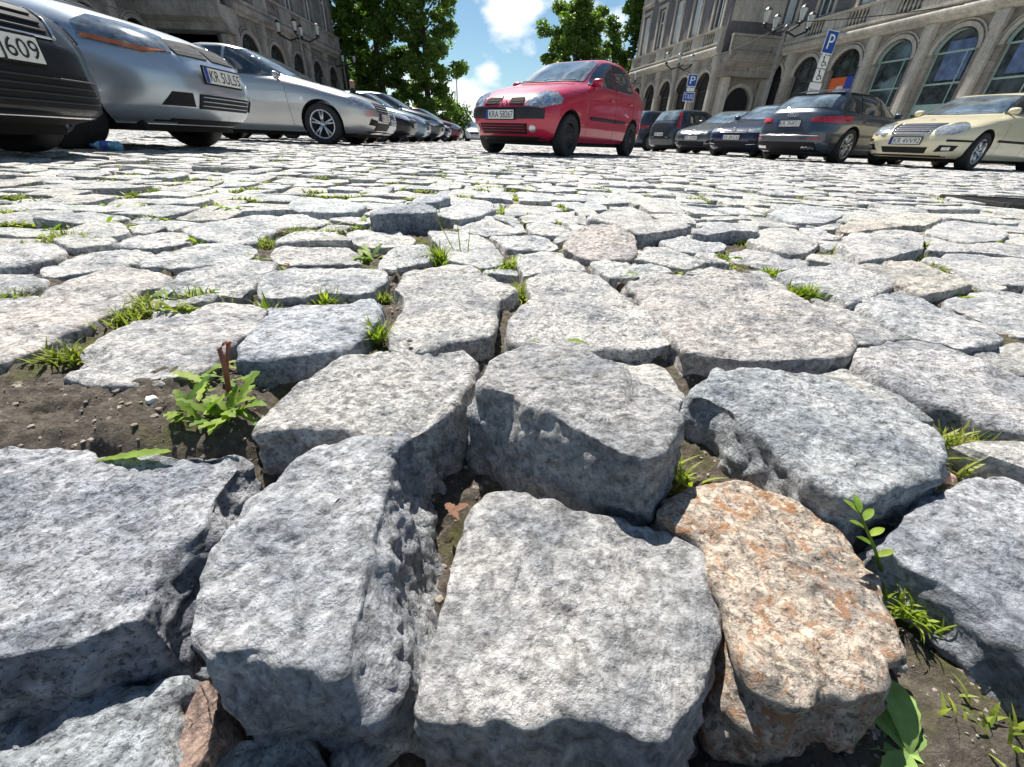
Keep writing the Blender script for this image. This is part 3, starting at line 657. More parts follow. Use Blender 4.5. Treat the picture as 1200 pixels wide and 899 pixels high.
Z = np.full_like(X, -.012) + np.clip(fbm(np.c_[X * 3, Y * 3, X * 0], 3, 5), -1, 1) * .006
inn = (np.abs(X) < 1.03) & (Y > -.62) & (Y < 1.17); Z[inn] = -.14
far = np.hypot(X, Y) > 19.5; Z[far] = -.002
idx = np.arange(len(rad) * len(th)).reshape(len(rad), len(th)); nx2 = np.roll(idx, -1, 1)
fs = np.stack([idx[:-1], idx[1:], nx2[1:], nx2[:-1]], -1).reshape(-1, 4)
o = mesh_obj('ground', np.c_[X, Y, Z], fs.tolist() + [idx[0].tolist()], M['ground'], None, True); o['kind'] = 'structure'
# ------------------------------------------------------------ cars
def cdiv(lst, z, k=1):
    zs = [a[0] for a in lst]; xs = [a[k] for a in lst]; return float(np.interp(z, zs, xs))
def body_mesh(sp):
    """horizontal slices of a rounded plan shape between a front and a rear profile"""
    fr, re, wd = sp['front'], sp['rear'], sp['width']
    z0, z1 = fr[0][0], fr[-1][0]
    zs = set()
    for L in (fr, re):
        for (a, b) in zip(L[:-1], L[1:]):
            run = math.hypot(b[0] - a[0], b[1] - a[1]); n = max(1, int(run / .045))
            for k in range(n): zs.add(round(a[0] + (b[0] - a[0]) * k / n, 4))
    zs.add(z1 - .0005); zs = sorted(z for z in zs if z < z1)
    zz = [zs[0]]
    for z in zs[1:]:
        if z - zz[-1] > .0035: zz.append(z)
    # smooth the profiles
    Z = np.linspace(z0, z1, 400)
    def sm(L):
        v = np.interp(Z, [a[0] for a in L], [a[1] for a in L]); k = np.ones(9) / 9; vp = np.pad(v, 4, mode='edge'); return np.convolve(vp, k, 'valid')
    F_, R_, W_ = sm(fr), sm(re), sm(wd)
    ns = 96; vs = []; fs = []
    nlow, nhigh = sp.get('n', (5.5, 3.6))
    belt = sp.get('belt', .95)
    for z in zz:
        xf, xr, w = np.interp(z, Z, F_), np.interp(z, Z, R_), max(.02, np.interp(z, Z, W_))
        e = nlow if z < belt - .1 else (nhigh if z > belt + .05 else nlow + (nhigh - nlow) * (z - belt + .1) / .15)
        xc, a = (xf + xr) / 2, (xf - xr) / 2
        for k in range(ns):
            th = 2 * math.pi * (k + .5) / ns; c, s_ = math.cos(th), math.sin(th)
            # denser near the nose corners
            vs.append((xc + a * math.copysign(abs(c) ** (2 / e), c), w * math.copysign(abs(s_) ** (2 / e), s_), z))
    n = len(zz)
    for i in range(n - 1):
        for k in range(ns):
            k2 = (k + 1) % ns; fs.append((i * ns + k, i * ns + k2, (i + 1) * ns + k2, (i + 1) * ns + k))
    fs.append(list(range(ns))[::-1]); fs.append([(n - 1) * ns + k for k in range(ns)])
    return vs, fs

class Car:
    def __init__(s, name, label, cat, x, y, head, sp, pmat, group=None, z=0.0, cavities=True):
        s.root = empty(name, (x, y, z), head); tag(s.root, label, cat, group); s.sp = sp; s.pmat = pmat
        vs, fs = body_mesh(sp)
        b = mesh_obj('body', vs, fs, [pmat, M['under']], s.root, True)
        s.body = b
        if cavities:
            mb = MB()
            for wx in (sp['wf'], sp['wr']):
                for sy in (-1, 1):
                    r = sp['r'] + .045
                    pr = [(0, -.16), (r, -.16), (r, .22), (0, .22)]
                    mb.lathe(pr, 36, 'Y', (wx, sy * .78, sp['r'] + .01))
            cut = mb.build('cut', M['under'])
            bm = bmesh.new(); bm.from_mesh(cut.data); bmesh.ops.remove_doubles(bm, verts=bm.verts, dist=1e-5); bmesh.ops.recalc_face_normals(bm, faces=bm.faces); bm.to_mesh(cut.data); bm.free()
            bm = bmesh.new(); bm.from_mesh(b.data); bmesh.ops.recalc_face_normals(bm, faces=bm.faces); bm.to_mesh(b.data); bm.free()
            md = b.modifiers.new('b', 'BOOLEAN'); md.operation = 'DIFFERENCE'; md.object = cut; md.solver = 'EXACT'
            cut.matrix_world = s.root.matrix_world.copy(); s.root.rotation_euler = (0, 0, 0); s.root.location = (0, 0, 0); cut.matrix_world = Matrix.Identity(4)
            bpy.context.view_layer.update()
            dg = bpy.context.evaluated_depsgraph_get(); me = bpy.data.meshes.new_from_object(b.evaluated_get(dg)); b.modifiers.clear(); b.data = me; me.name = 'body'
            s.root.rotation_euler = (0, 0, head); s.root.location = (x, y, z)
            bpy.data.objects.remove(cut)
            for p in me.polygons:
                c = p.center; vsx = [me.vertices[i_].co for i_ in p.vertices]; ra_ = sp['r'] + .045
                dark = any(all(abs(math.hypot(q_.x - wx, q_.z - sp['r'] - .01) - ra_) < .006 for q_ in vsx) or (all(abs(abs(q_.y) - .62) < .003 for q_ in vsx) and math.hypot(c.x - wx, c.z - sp['r'] - .01) < ra_) for wx in (sp['wf'], sp['wr']))
                p.material_index = 1 if dark or p.normal.z < -.9 else 0
                p.use_smooth = not (dark and abs(p.normal.y) > .9)
            try: me.set_sharp_from_angle(angle=R(48))
            except Exception: pass
        bm = bmesh.new(); v2, f2 = vs, fs
        s.bvh = BVHTree.FromPolygons([Vector(v) for v in v2], f2)
        # floor between the wheels
        L0, L1 = sp['front'][0][1] - .12, sp['rear'][0][1] + .12
        MB().box(((L0 + L1) / 2, 0, sp['front'][0][0] + .0), (L0 - L1 - .1, 1.25, .12)).build('underbody', M['under'], s.root)
    def cast(s, az, a, z):
        """az: direction the patch faces (deg, 0 = front, 90 = left); a = sideways coordinate, z = height"""
        d = Vector((math.cos(R(az)), math.sin(R(az)), 0)); p = Vector((-math.sin(R(az)), math.cos(R(az)), 0))
        o = p * a + Vector((0, 0, z)) + d * 6
        if abs(az) in (0, 180): pass
        h = s.bvh.ray_cast(o, -d)
        return (h[0], h[1]) if h[0] is not None else (None, None)
    def patch(s, name, az, poly, mat, off=.006, step=.06, parent=None, thick=.012, smooth=True):
        P = []; n = len(poly)
        for i in range(n):
            a, b = poly[i], poly[(i + 1) % n]; k = max(1, int(math.hypot(b[0] - a[0], b[1] - a[1]) / step))
            for j in range(k): P.append((a[0] + (b[0] - a[0]) * j / k, a[1] + (b[1] - a[1]) * j / k))
        nb = len(P); pa = np.array(P); mn, mx = pa.min(0), pa.max(0)
        gx = np.arange(mn[0] + step / 2, mx[0], step); gz = np.arange(mn[1] + step / 2, mx[1], step)
        if len(gx) and len(gz):
            X, Z = np.meshgrid(gx, gz); X, Z = X.ravel(), Z.ravel(); ok = inside(X, Z, P)
            for x, z in zip(X[ok], Z[ok]):
                if np.min(np.hypot(pa[:, 0] - x, pa[:, 1] - z)) > step * .4: P.append((x, z))
        vv, _, ff, _, _, _ = delaunay_2d_cdt([Vector(p) for p in P], [(i, (i + 1) % nb) for i in range(nb)], [], 1, 1e-5)
        d = Vector((math.cos(R(az)), math.sin(R(az)), 0))
        out = []; bad = set()
        for i, p in enumerate(vv):
            h, nr = s.cast(az, p.x, p.y)
            if h is None: bad.add(i); out.append((0, 0, 0)); continue
            if nr.dot(d) < 0: nr = -nr
            out.append(tuple(h + (nr * .7 + d * .3).normalized() * off))
        bm = bmesh.new(); bv = [bm.verts.new(o) for o in out]
        for f in ff:
            if not (set(f) & bad):
                try: bm.faces.new([bv[i] for i in f])
                except ValueError: pass
        for v in [v for v in bm.verts if not v.link_faces]: bm.verts.remove(v)
        if not bm.faces: bm.free(); return None
        bmesh.ops.recalc_face_normals(bm, faces=bm.faces)
        bm.normal_update()
        if sum((f.normal.dot(d) for f in bm.faces)) < 0: bmesh.ops.reverse_faces(bm, faces=bm.faces)
        be = [e for e in bm.edges if e.is_boundary]
        ex = bmesh.ops.extrude_edge_only(bm, edges=be); nv = [g for g in ex['geom'] if isinstance(g, bmesh.types.BMVert)]
        for v in nv: v.co -= d * thick
        for f in bm.faces: f.smooth = smooth
        for e in be: e.smooth = False
        me = bpy.data.meshes.new(name); bm.to_mesh(me); bm.free(); me.materials.append(mat)
        o = bpy.data.objects.new(name, me); COL.objects.link(o); o.parent = parent or s.root
        return o
    def side(s, name, poly, mat, off=.005, sides=(1, -1), step=.08, parent=None):
        r_ = []
        for sy in sides:
            # az 90: p = (-1,0) so a = -x ; az -90: p=(1,0) so a = x
            pl = [((-x if sy > 0 else x), z) for x, z in poly]
            r_.append(s.patch(name, 90 * sy, pl, mat, off, step, parent))
        return r_
    def line(s, name, az, pts, w, mat, off=.004, parent=None):
        """thin strip following the body through 2D points"""
        mb = MB(); P = []
        for a, b in zip(pts[:-1], pts[1:]):
            k = max(1, int(math.hypot(b[0] - a[0], b[1] - a[1]) / .05))
            for j in range(k + 1):
                h, _ = s.cast(az, a[0] + (b[0] - a[0]) * j / k, a[1] + (b[1] - a[1]) * j / k)
                if h is not None: P.append(tuple(h + Vector((math.cos(R(az)), math.sin(R(az)), 0)) * off))
        if len(P) > 1: return MB().tube(P, w / 2, 6).build(name, mat, parent or s.root, True)
    def seams(s, xs, z0, z1, slope=0):
        for sy in (1, -1):
            for x in xs:
                s.line('door_seam', 90 * sy, [((-x if sy > 0 else x), z0), ((-(x - slope) if sy > 0 else (x - slope)), z1)], .007, M['ink'], -.0005)
    def wheels(s, style='alloy', spokes=5, w=.205, track=None, rimr=None):
        sp = s.sp; r = sp['r']; tr = track or (max(a[1] for a in sp['width']) - w / 2 - .012); rr = rimr or r * .66
        for wx in (sp['wf'], sp['wr']):
            for sy in (1, -1):
                y = sy * tr
                mb = MB(); h = w / 2
                prof = [(rr, -h * .9), (r * .90, -h), (r * .975, -h * .86), (r, -h * .6), (r, h * .6), (r * .975, h * .86), (r * .90, h), (rr, h * .9), (rr * .96, h * .5), (rr * .96, -h * .5), (rr, -h * .9)]
                mb.lathe(prof, 40, 'Y', (wx, y, r))
                ty = mb.build('wheel', M['tyre'], s.root, True)
                mb = MB(); o = sy * 1
                def yv(q): return y + sy * q
                mb.mi = 0
                mb.lathe([(rr * 1.0, 0), (rr * .93, .012), (rr * .9, -.03), (rr * .88, -.09)] if sy > 0 else [(rr * 1.0, 0), (rr * .93, -.012), (rr * .9, .03), (rr * .88, .09)], 36, 'Y', (wx, yv(h * .86), r))
                if style == 'alloy':
                    for k in range(spokes):
                        a = 2 * math.pi * k / spokes + .3
                        for da in ((-.10, .10) if spokes >= 5 and spokes < 9 else (0,)):
                            a_ = a + da * .5; a2 = a + da * 1.6
                            p0 = Vector((wx + math.cos(a_) * rr * .12, yv(h * .62), r + math.sin(a_) * rr * .12)); p1 = Vector((wx + math.cos(a2) * rr * .93, yv(h * .78), r + math.sin(a2) * rr * .93))
                            mb.tube([p0, (p0 + p1) / 2, p1], [rr * .10, rr * .085, rr * .075], 6)
                    mb.lathe([(0, .01 * sy), (rr * .16, .008 * sy), (rr * .2, -.02 * sy)], 20, 'Y', (wx, yv(h * .75), r))
                else:
                    pr = [(0, .02), (rr * .25, .02), (rr * .32, -.015), (rr * .7, .012), (rr * .78, -.02), (rr * .95, -.03)]
                    mb.lathe([(a, b * sy) for a, b in pr], 30, 'Y', (wx, yv(h * .65), r))
                    for k in range(12):
                        a = 2 * math.pi * k / 12; mb.lathe([(rr * .06, 0), (rr * .065, .012 * sy), (0, .012 * sy)], 8, 'Y', (wx + math.cos(a) * rr * .55, yv(h * .70), r + math.sin(a) * rr * .55))
                mb.mi = 1
                mb.lathe([(rr * .93, 0), (0, 0)], 24, 'Y', (wx, yv(h * .15), r))
                mb.build('rim', [M['rim'] if style == 'alloy' else M['darkrim'], M['under']], ty, True)
    def plate(s, az, a, z, text, w=.52, hgt=.114, off=.02, nx=None):
        d = Vector((math.cos(R(az)), math.sin(R(az)), 0)); p = Vector((-math.sin(R(az)), math.cos(R(az)), 0))
        hs = [s.cast(az, a + q, z)[0] for q in (-.15, 0, .15)]; x = max(h.dot(d) for h in hs if h is not None) + off
        o = d * x + p * a + Vector((0, 0, z))
        fb = MB(); fb.box((0, 0, 0), (.014, w + .03, hgt + .026), 0, .004); frame = fb.build('number_plate', M['black'], s.root)
        frame.location = o; frame.rotation_euler = (0, 0, R(az))
        b = MB(); b.box((.009, 0, 0), (.006, w, hgt), 0, 0); bo = b.build('plate_face', M['plate'], frame)
        e = MB(); e.box((.0135, -w / 2 + .022, 0), (.004, .043, hgt - .002)); e.build('plate_band', M['eublue'], frame)
        if text:
            t = text_mesh('plate_lettering', text, hgt * .92, w - .075, M['ink']); t.parent = frame; t.location = (.0135, .024, -hgt * .36); t.rotation_euler = (R(90), 0, R(90))
        return frame
    def mirrors(s, x, z, mat, out=.10):
        for sy in (1, -1):
            h, _ = s.cast(90 * sy, (-x if sy > 0 else x), z)
            if h is None: continue
            mb = MB(); bm = bmesh.new(); bmesh.ops.create_uvsphere(bm, u_segments=18, v_segments=12, radius=1)
            c = h + Vector((0, sy * out, .02))
            vs = []
            for v in bm.verts:
                q = v.co; sq = lambda t: math.copysign(abs(t) ** .7, t); xx = q.x * (.06 if q.x > 0 else .02); vs.append((c.x + xx, c.y + sq(q.y) * .092, c.z + sq(q.z) * .058))
            bm.verts.index_update(); mb.add(vs, [[v.index for v in f.verts] for f in bm.faces]); bm.free()
            mb.tube([h + Vector((-.01, -sy * .02, -.03)), c + Vector((0, -sy * .07, -.04))], .022, 6)
            mb.build('side_mirror', mat, s.root, True)
    def handle(s, xs, z, mat):
        for sy in (1, -1):
            for x in xs:
                s.line('door_handle', 90 * sy, [((-x if sy > 0 else x), z), ((-(x - .17) if sy > 0 else (x - .17)), z + .005)], .028, mat, .012)
    def slats(s, name, az, a0, a1, z0, z1, n, mat, t=.012, off=.012, parent=None):
        for k in range(n):
            z = z0 + (z1 - z0) * (k + .5) / n
            s.line(name, az, [(a0, z), (a1, z)], t, mat, off, parent)

def text_mesh(name, text, height, width, mat, extr=.0008):
    cu = bpy.data.curves.new(name, 'FONT'); cu.body = text; cu.size = 1; cu.align_x = 'CENTER'; cu.extrude = 0.0; cu.resolution_u = 3
    o = bpy.data.objects.new(name, cu); COL.objects.link(o); bpy.context.view_layer.update()
    dg = bpy.context.evaluated_depsgraph_get(); me = bpy.data.meshes.new_from_object(o.evaluated_get(dg)); bpy.data.objects.remove(o)
    co = np.array([v.co for v in me.vertices]) if len(me.vertices) else np.zeros((1, 3))
    w = np.ptp(co[:, 0]); h = max(co[:, 1].max(), .01)
    for v in me.vertices: v.co = Vector((v.co.x * width / w, v.co.y * height * .78 / h, extr))
    me.materials.clear(); me.materials.append(mat); me.name = name
    o = bpy.data.objects.new(name, me); COL.objects.link(o); return o
def ring_emblem(s, az, a, z, r, mat, inner=None, off=.02, name='emblem'):
    h, _ = s.cast(az, a, z)
    if h is None: return
    d = Vector((math.cos(R(az)), math.sin(R(az)), 0)); p = Vector((-math.sin(R(az)), math.cos(R(az)), 0)); c = h + d * off
    mb = MB(); cs = [(0, 0)] if inner != 'rings' else [(-1.5 * r * .8 + k * r * .8, 0) for k in range(4)]
    rr = r if inner != 'rings' else r * .5
    for cx, cz in cs:
        if inner == 'diamond': pts = [(0, r * 1.25), (r * .95, 0), (0, -r * 1.25), (-r * .95, 0), (0, r * 1.25)]
        else: pts = [(math.cos(t) * rr + cx, math.sin(t) * rr + cz) for t in np.linspace(0, 2 * math.pi, 19)]
        mb.tube([c + p * q[0] + Vector((0, 0, q[1])) for q in pts], rr * .16 if inner != 'diamond' else r * .2, 6)
    if inner == 'vw':
        for pts in ([(-.42, .75), (0, .12), (.42, .75)], [(-.8, .4), (-.4, -.7), (0, .05), (.4, -.7), (.8, .4)]):
            mb.tube([c + p * (q[0] * r) + Vector((0, 0, q[1] * r)) for q in pts], r * .1, 5)
    if inner == 'star':
        for k in range(3):
            t = math.pi / 2 + k * 2.094; mb.tube([c, c + p * math.cos(t) * r + Vector((0, 0, math.sin(t) * r))], r * .1, 5)
    mb.build(name, mat, s.root, True)

def scale_spec(sp, sx=1, sy=1, sz=1):
    q = dict(sp)
    q['front'] = [(z * sz, x * sx) for z, x in sp['front']]; q['rear'] = [(z * sz, x * sx) for z, x in sp['rear']]; q['width'] = [(z * sz, w * sy) for z, w in sp['width']]
    q['wf'] *= sx; q['wr'] *= sx; q['belt'] = sp['belt'] * sz
    for k in ('ws', 'rw', 'w1', 'w2', 'w3'):
        if k in q and q[k]: q[k] = [(a * (sx if k[0] == 'w' and k != 'ws' else sy), b * sz) for a, b in q[k]]
    return q
SEDAN = dict(front=[(.19, 2.08), (.24, 2.20), (.34, 2.27), (.47, 2.30), (.58, 2.28), (.66, 2.22), (.72, 2.12), (.78, 1.92), (.84, 1.66), (.90, 1.36), (.945, 1.10), (.965, .98), (1.05, .80), (1.20, .46), (1.33, .14), (1.39, -.06), (1.425, -.30), (1.445, -.62)],
    rear=[(.19, -2.10), (.26, -2.22), (.40, -2.30), (.60, -2.31), (.80, -2.28), (.95, -2.24), (1.03, -2.16), (1.06, -2.0), (1.09, -1.80), (1.2, -1.52), (1.33, -1.18), (1.39, -.98), (1.425, -.80), (1.445, -.64)],
    width=[(.19, .80), (.26, .86), (.40, .885), (.60, .905), (.75, .90), (.86, .885), (.93, .865), (.98, .83), (1.1, .765), (1.25, .69), (1.36, .62), (1.40, .58), (1.43, .45), (1.445, .1)],
    belt=.96, wf=1.38, wr=-1.35, r=.32, n=(5.2, 4.2),
    ws=[(-.64, 1.0), (-.3, .985), (0, .98), (.3, .985), (.64, 1.0), (.54, 1.345), (0, 1.37), (-.54, 1.345)],
    rw=[(-.60, 1.12), (.60, 1.12), (.50, 1.33), (-.50, 1.33)],
    w1=[(.74, .985), (.50, 1.13), (.22, 1.27), (.02, 1.335), (-.22, 1.365), (-.25, .985)], w2=[(-.31, .985), (-.28, 1.365), (-.60, 1.36), (-.90, 1.29), (-1.02, 1.20), (-1.12, .985)], w3=[(-1.17, .985), (-1.08, 1.18), (-1.2, 1.14), (-1.45, 1.0)])
WAGON = dict(SEDAN, rear=[(.19, -2.10), (.26, -2.24), (.40, -2.32), (.60, -2.33), (.80, -2.28), (.98, -2.22), (1.1, -2.12), (1.2, -1.98), (1.30, -1.80), (1.38, -1.62), (1.425, -1.3), (1.445, -.8)],
    rw=[(-.62, 1.06), (.62, 1.06), (.52, 1.33), (-.52, 1.33)], w3=[(-1.18, .985), (-1.10, 1.30), (-1.4, 1.26), (-1.7, 1.16), (-1.86, 1.03)], w2=[(-.31, .985), (-.28, 1.365), (-.60, 1.36), (-1.04, 1.32), (-1.12, .985)])
HATCH = dict(front=[(.19, 1.78), (.25, 1.90), (.36, 1.97), (.48, 1.99), (.60, 1.97), (.70, 1.88), (.78, 1.74), (.86, 1.52), (.93, 1.25), (.985, 1.02), (1.0, .95), (1.12, .74), (1.28, .42), (1.40, .14), (1.46, -.1), (1.49, -.5)],
    rear=[(.19, -1.78), (.26, -1.90), (.45, -1.95), (.65, -1.94), (.85, -1.90), (1.0, -1.86), (1.2, -1.74), (1.38, -1.58), (1.44, -1.42), (1.475, -1.1), (1.49, -.6)],
    width=[(.19, .78), (.26, .83), (.40, .85), (.62, .865), (.80, .86), (.92, .84), (1.0, .815), (1.15, .75), (1.32, .68), (1.42, .62), (1.465, .5), (1.49, .1)],
    belt=.98, wf=1.2, wr=-1.22, r=.30, n=(5.0, 4.2),
    ws=[(-.66, 1.03), (0, 1.01), (.66, 1.03), (.56, 1.40), (0, 1.42), (-.56, 1.40)], rw=[(-.60, 1.08), (.60, 1.08), (.54, 1.38), (-.54, 1.38)],
    w1=[(.66, 1.03), (.46, 1.17), (.20, 1.33), (.05, 1.39), (-.25, 1.41), (-.28, 1.03)], w2=[(-.34, 1.03), (-.31, 1.41), (-1.05, 1.38), (-1.15, 1.03)], w3=[(-1.22, 1.06), (-1.14, 1.36), (-1.4, 1.3), (-1.5, 1.1)])
def dress(c, lamp='lamp_clear', grille=True, handles=None, detail=2, rear=True, glass='glass_ws'):
    sp = c.sp; s = c
    s.patch('windscreen', 0, sp['ws'], M[glass], .009, .06)
    s.patch('rear_window', 180, sp['rw'], M[glass], .009, .07)
    for k, nm in (('w1', 'door_window'), ('w2', 'door_window'), ('w3', 'quarter_window')):
        if sp.get(k): s.side(nm, sp[k], M['glass'], .009, step=.05)
    if detail >= 2:
        b = sp['belt']
        x1 = sp['w1'][0][0]
        s.seams([x1 + .12], .30, b - .03, .05); s.seams([sp['w1'][-1][0] - .03], .28, b + .0, .0); s.seams([sp['w2'][-1][0] + .0], .62, b, -.03)
        s.handle([sp['w1'][-1][0] + .24, sp['w2'][-1][0] + .26], b - .13, s.pmat)
        # wipers
        s.line('wiper', 0, [(-.5, sp['ws'][0][1] + .02), (.02, sp['ws'][0][1] + .015)], .018, M['black'], .015); s.line('wiper', 0, [(.02, sp['ws'][0][1] + .03), (.52, sp['ws'][0][1] + .02)], .018, M['black'], .015)
M['lamp_mid'] = simple('headlight_mid', (.22, .25, .27), .1, .6, var=.8, scale=14, coat=1)
# ============================================================ the cars in the photograph
def quad(a0, a1, z0, z1): return [(a0, z0), (a1, z0), (a1, z1), (a0, z1)]
LEFTG = 'cars parked along the left side of the square'; RIGHTG = 'cars parked along the right side of the square'
# ---- red saloon, facing the camera
sp = scale_spec(SEDAN, .905, .925, .985); sp['r'] = .29; sp['wf'] = 1.30; sp['wr'] = -1.17
sp['front'] = [(.20, 1.78), (.25, 1.92), (.34, 1.98), (.44, 2.01), (.53, 2.02), (.60, 2.00), (.66, 1.96), (.73, 1.88), (.80, 1.72), (.87, 1.48), (.93, 1.22), (.965, 1.02), (.985, .93), (1.08, .72), (1.22, .42), (1.33, .16), (1.385, -.04), (1.415, -.30), (1.425, -.6)]
sp['rear'] = [(.20, -1.86), (.26, -1.98), (.40, -2.06), (.60, -2.07), (.80, -2.05), (.95, -2.02), (1.02, -1.95), (1.05, -1.84), (1.08, -1.66), (1.2, -1.44), (1.33, -1.22), (1.385, -1.04), (1.412, -.85), (1.425, -.62)]
sp['width'] = [(.20, .74), (.26, .79), (.40, .815), (.60, .825), (.78, .82), (.90, .80), (.97, .775), (1.1, .71), (1.25, .655), (1.35, .605), (1.39, .56), (1.415, .44), (1.425, .1)]
sp['ws'] = [(-.62, 1.01), (0, 1.0), (.62, 1.01), (.53, 1.325), (0, 1.35), (-.53, 1.325)]
sp['w2'] = [(-.29, .97), (-.27, 1.335), (-.62, 1.33), (-.92, 1.26), (-1.02, 1.17), (-1.08, .97)]; sp['w3'] = None
sp = scale_spec(sp, 1.0, 1.0, 1.03)
hd = math.atan2(-.82, -.57)
c = Car('parked_car', 'red saloon car standing alone facing the camera with steel wheels', 'car', .25, 9.62, hd, sp, M['p_red'])
RX, RY = .68, 7.45   # wanted position of its near front wheel
ca, sa = math.cos(hd), math.sin(hd); lx, ly = sp['wf'], .72
c.root.location = (RX - (lx * ca - ly * sa), RY - (lx * sa + ly * ca), 0)
dress(c); c.wheels('steel', w=.19, rimr=.19)
c.mirrors(.52, 1.02, M['p_red'], .08)
for sy in (1, -1):
    c.patch('headlight', 28 * sy, [(a * sy, z) for a, z in [(-.60, .635), (-.34, .615), (-.06, .69), (-.05, .76), (-.14, .825), (-.32, .84), (-.50, .77)]], M['lamp_clear'], .010, .045)
    for (ra, rz_, rr_) in ((-.44, .70, .05), (-.28, .725, .06)): c.patch('lamp_reflector', 28 * sy, [(sy * (ra + rr_ * math.cos(t)), rz_ + rr_ * math.sin(t)) for t in np.linspace(0, 5.8, 12)], M['chrome'], .016, .04)
    c.patch('fog_light', 12 * sy, [(sy * (.10 + .05 * math.cos(t)), .36 + .05 * math.sin(t)) for t in np.linspace(0, 5.8, 12)], M['lamp_clear'], .012, .04)
    c.patch('grille', 0, [(a * sy, z) for a, z in [(.09, .66), (.36, .65), (.35, .715), (.32, .75), (.09, .745)]], M['under'], .008, .045)
    for k in range(3): c.line('grille_slat', 0, [(.11 * sy, .67 + k * .03), (.35 * sy, .668 + k * .03)], .006, M['black'], .012)
c.patch('bumper_strip', 0, [(-.66, .485), (0, .47), (.66, .485), (.66, .60), (.5, .615), (0, .615), (-.5, .615), (-.66, .60)], M['greyplastic'], .022, .05)
c.patch('lower_intake', 0, [(-.42, .29), (.42, .29), (.44, .42), (-.44, .42)], M['black'], .008, .05); c.slats('intake_slat', 0, -.40, .40, .31, .41, 3, M['p_red'], .01, .014)
ring_emblem(c, 0, 0, .69, .055, M['chrome'], 'diamond', .018)
c.plate(0, -.02, .53, 'KRA 58267', off=.024)
for sy in (1, -1):
    c.line('side_moulding', 90 * sy, [(-sy * .70, .55), (sy * .20, .55)], .05, M['greyplastic'], .006); c.line('side_moulding', 90 * sy, [(sy * .26, .55), (sy * .72, .55)], .05, M['greyplastic'], .006)
c.line('antenna', 0, [(.42, 1.36), (.43, 1.39)], .012, M['black'], .0)
# ---- cream taxi on the right
sp = scale_spec(SEDAN, 1.045, 1.0, 1.0); sp['r'] = .325; sp['wf'] = 1.52; sp['wr'] = -1.33
hd = math.atan2(-.44, -.9)
def place(name, label, cat, spc, mat, u, wheel_y, hd, side, group, vy=None):
    """put the front (or rear) wheel of the given side at pixel column u, forward distance wheel_y"""
    c = Car(name, label, cat, 0, 0, hd, spc, mat, group)
    p = at_y(u, 180, wheel_y); lx = side[0]; ly = side[1]; ca, sa = math.cos(hd), math.sin(hd)
    c.root.location = (p[0] - (lx * ca - ly * sa), p[1] - (lx * sa + ly * ca), 0); return c
c = place('parked_car', 'cream saloon taxi with chrome grille at the right edge', 'car', sp, M['p_cream'], 1141, 9.3, hd, (1.52, .82), RIGHTG)
dress(c); c.wheels('alloy', 6, .22); c.mirrors(.68, 1.02, M['p_cream'])
c.patch('grille', 0, [(-.30, .60), (.30, .60), (.38, .775), (-.38, .775)], M['black'], .008, .05)
c.slats('grille_slat', 0, -.33, .33, .60, .77, 5, M['chrome'], .020, .016)
for a, b in (((-.30, .595), (.30, .595)), ((.30, .595), (.39, .78)), ((.39, .78), (-.39, .78)), ((-.39, .78), (-.30, .595))): c.line('grille_frame', 0, [a, b], .022, M['chrome'], .014)
ring_emblem(c, 0, 0, .84, .035, M['chrome'], 'star', .02)
for sy in (1, -1):
    for (az, cx, cz, rx, rz) in ((24, .58, .69, .17, .105), (14, .44, .655, .10, .08)):
        off_ = math.tan(R(az)) * 0
        c.patch('headlight', az * sy, [(sy * (cx - 2.2 * math.sin(R(az)) + rx * math.cos(t)), cz + rz * math.sin(t) + rx * math.cos(t) * .25) for t in np.linspace(0, 5.98, 20)], M['lamp_clear'], .013, .04)
    c.patch('bumper_strip', 25 * sy, [(sy * a, z) for a, z in [(-.42, .47), (.02, .475), (.02, .505), (-.42, .505)]], M['black'], .012, .06)
    c.patch('bumper_strip', 70 * sy, [(sy * a, z) for a, z in [(-1.42, .48), (-.9, .485), (-.9, .515), (-1.42, .51)]], M['black'], .012, .06)
    c.patch('lower_intake', 14 * sy, [(sy * a, z) for a, z in [(-.08, .30), (.18, .32), (.22, .41), (-.02, .41)]], M['black'], .01, .05)
    c.patch('fog_light', 14 * sy, [(sy * a, z) for a, z in [(.02, .33), (.13, .335), (.13, .385), (.02, .38)]], M['lamp_clear'], .016, .05)
    c.line('side_moulding', 90 * sy, [(-sy * 1.0, .52), (sy * .9, .52)], .045, M['black'], .006)
c.patch('lower_intake', 0, [(-.36, .27), (.36, .27), (.40, .37), (-.40, .37)], M['black'], .01, .05)
c.plate(0, 0, .475, 'KR 4VV92')
# ---- dark grey estate with its back to the square
sp = scale_spec(WAGON, 1.06, 1.03, 1.0); sp['r'] = .345; sp['wf'] = 1.5; sp['wr'] = -1.42
hd = math.atan2(.50, .87)
c = place('parked_car', 'dark grey blue estate car showing its wide red tail lights', 'car', sp, M['p_greyblue'], 985, 11.0, hd, (-1.42, -.84), RIGHTG)
dress(c, rear=True); c.wheels('alloy', 7, .235, rimr=.25); c.mirrors(.75, 1.02, M['p_greyblue'])
for sy in (1, -1):
    c.patch('taillight', 180 + 28 * sy, [(sy * a, z) for a, z in [(-.72, .80), (-.20, .77), (.02, .80), (.06, .90), (-.10, .92), (-.62, .87), (-.72, .86)]][::1], M['lamp_red'], .012, .05)
    c.line('roof_rail', 90 * sy, [(-sy * .3, 1.39), (sy * 1.5, 1.36)], .03, M['black'], .015)
    c.patch('exhaust_trim', 180, [(sy * a, z) for a, z in [(.42, .26), (.66, .27), (.66, .32), (.42, .32)]], M['chrome'], .01, .06)
    c.line('rear_reflector', 180 + 20 * sy, [(sy * -.35, .47), (sy * -.1, .47)], .03, M['lamp_red'], .006)
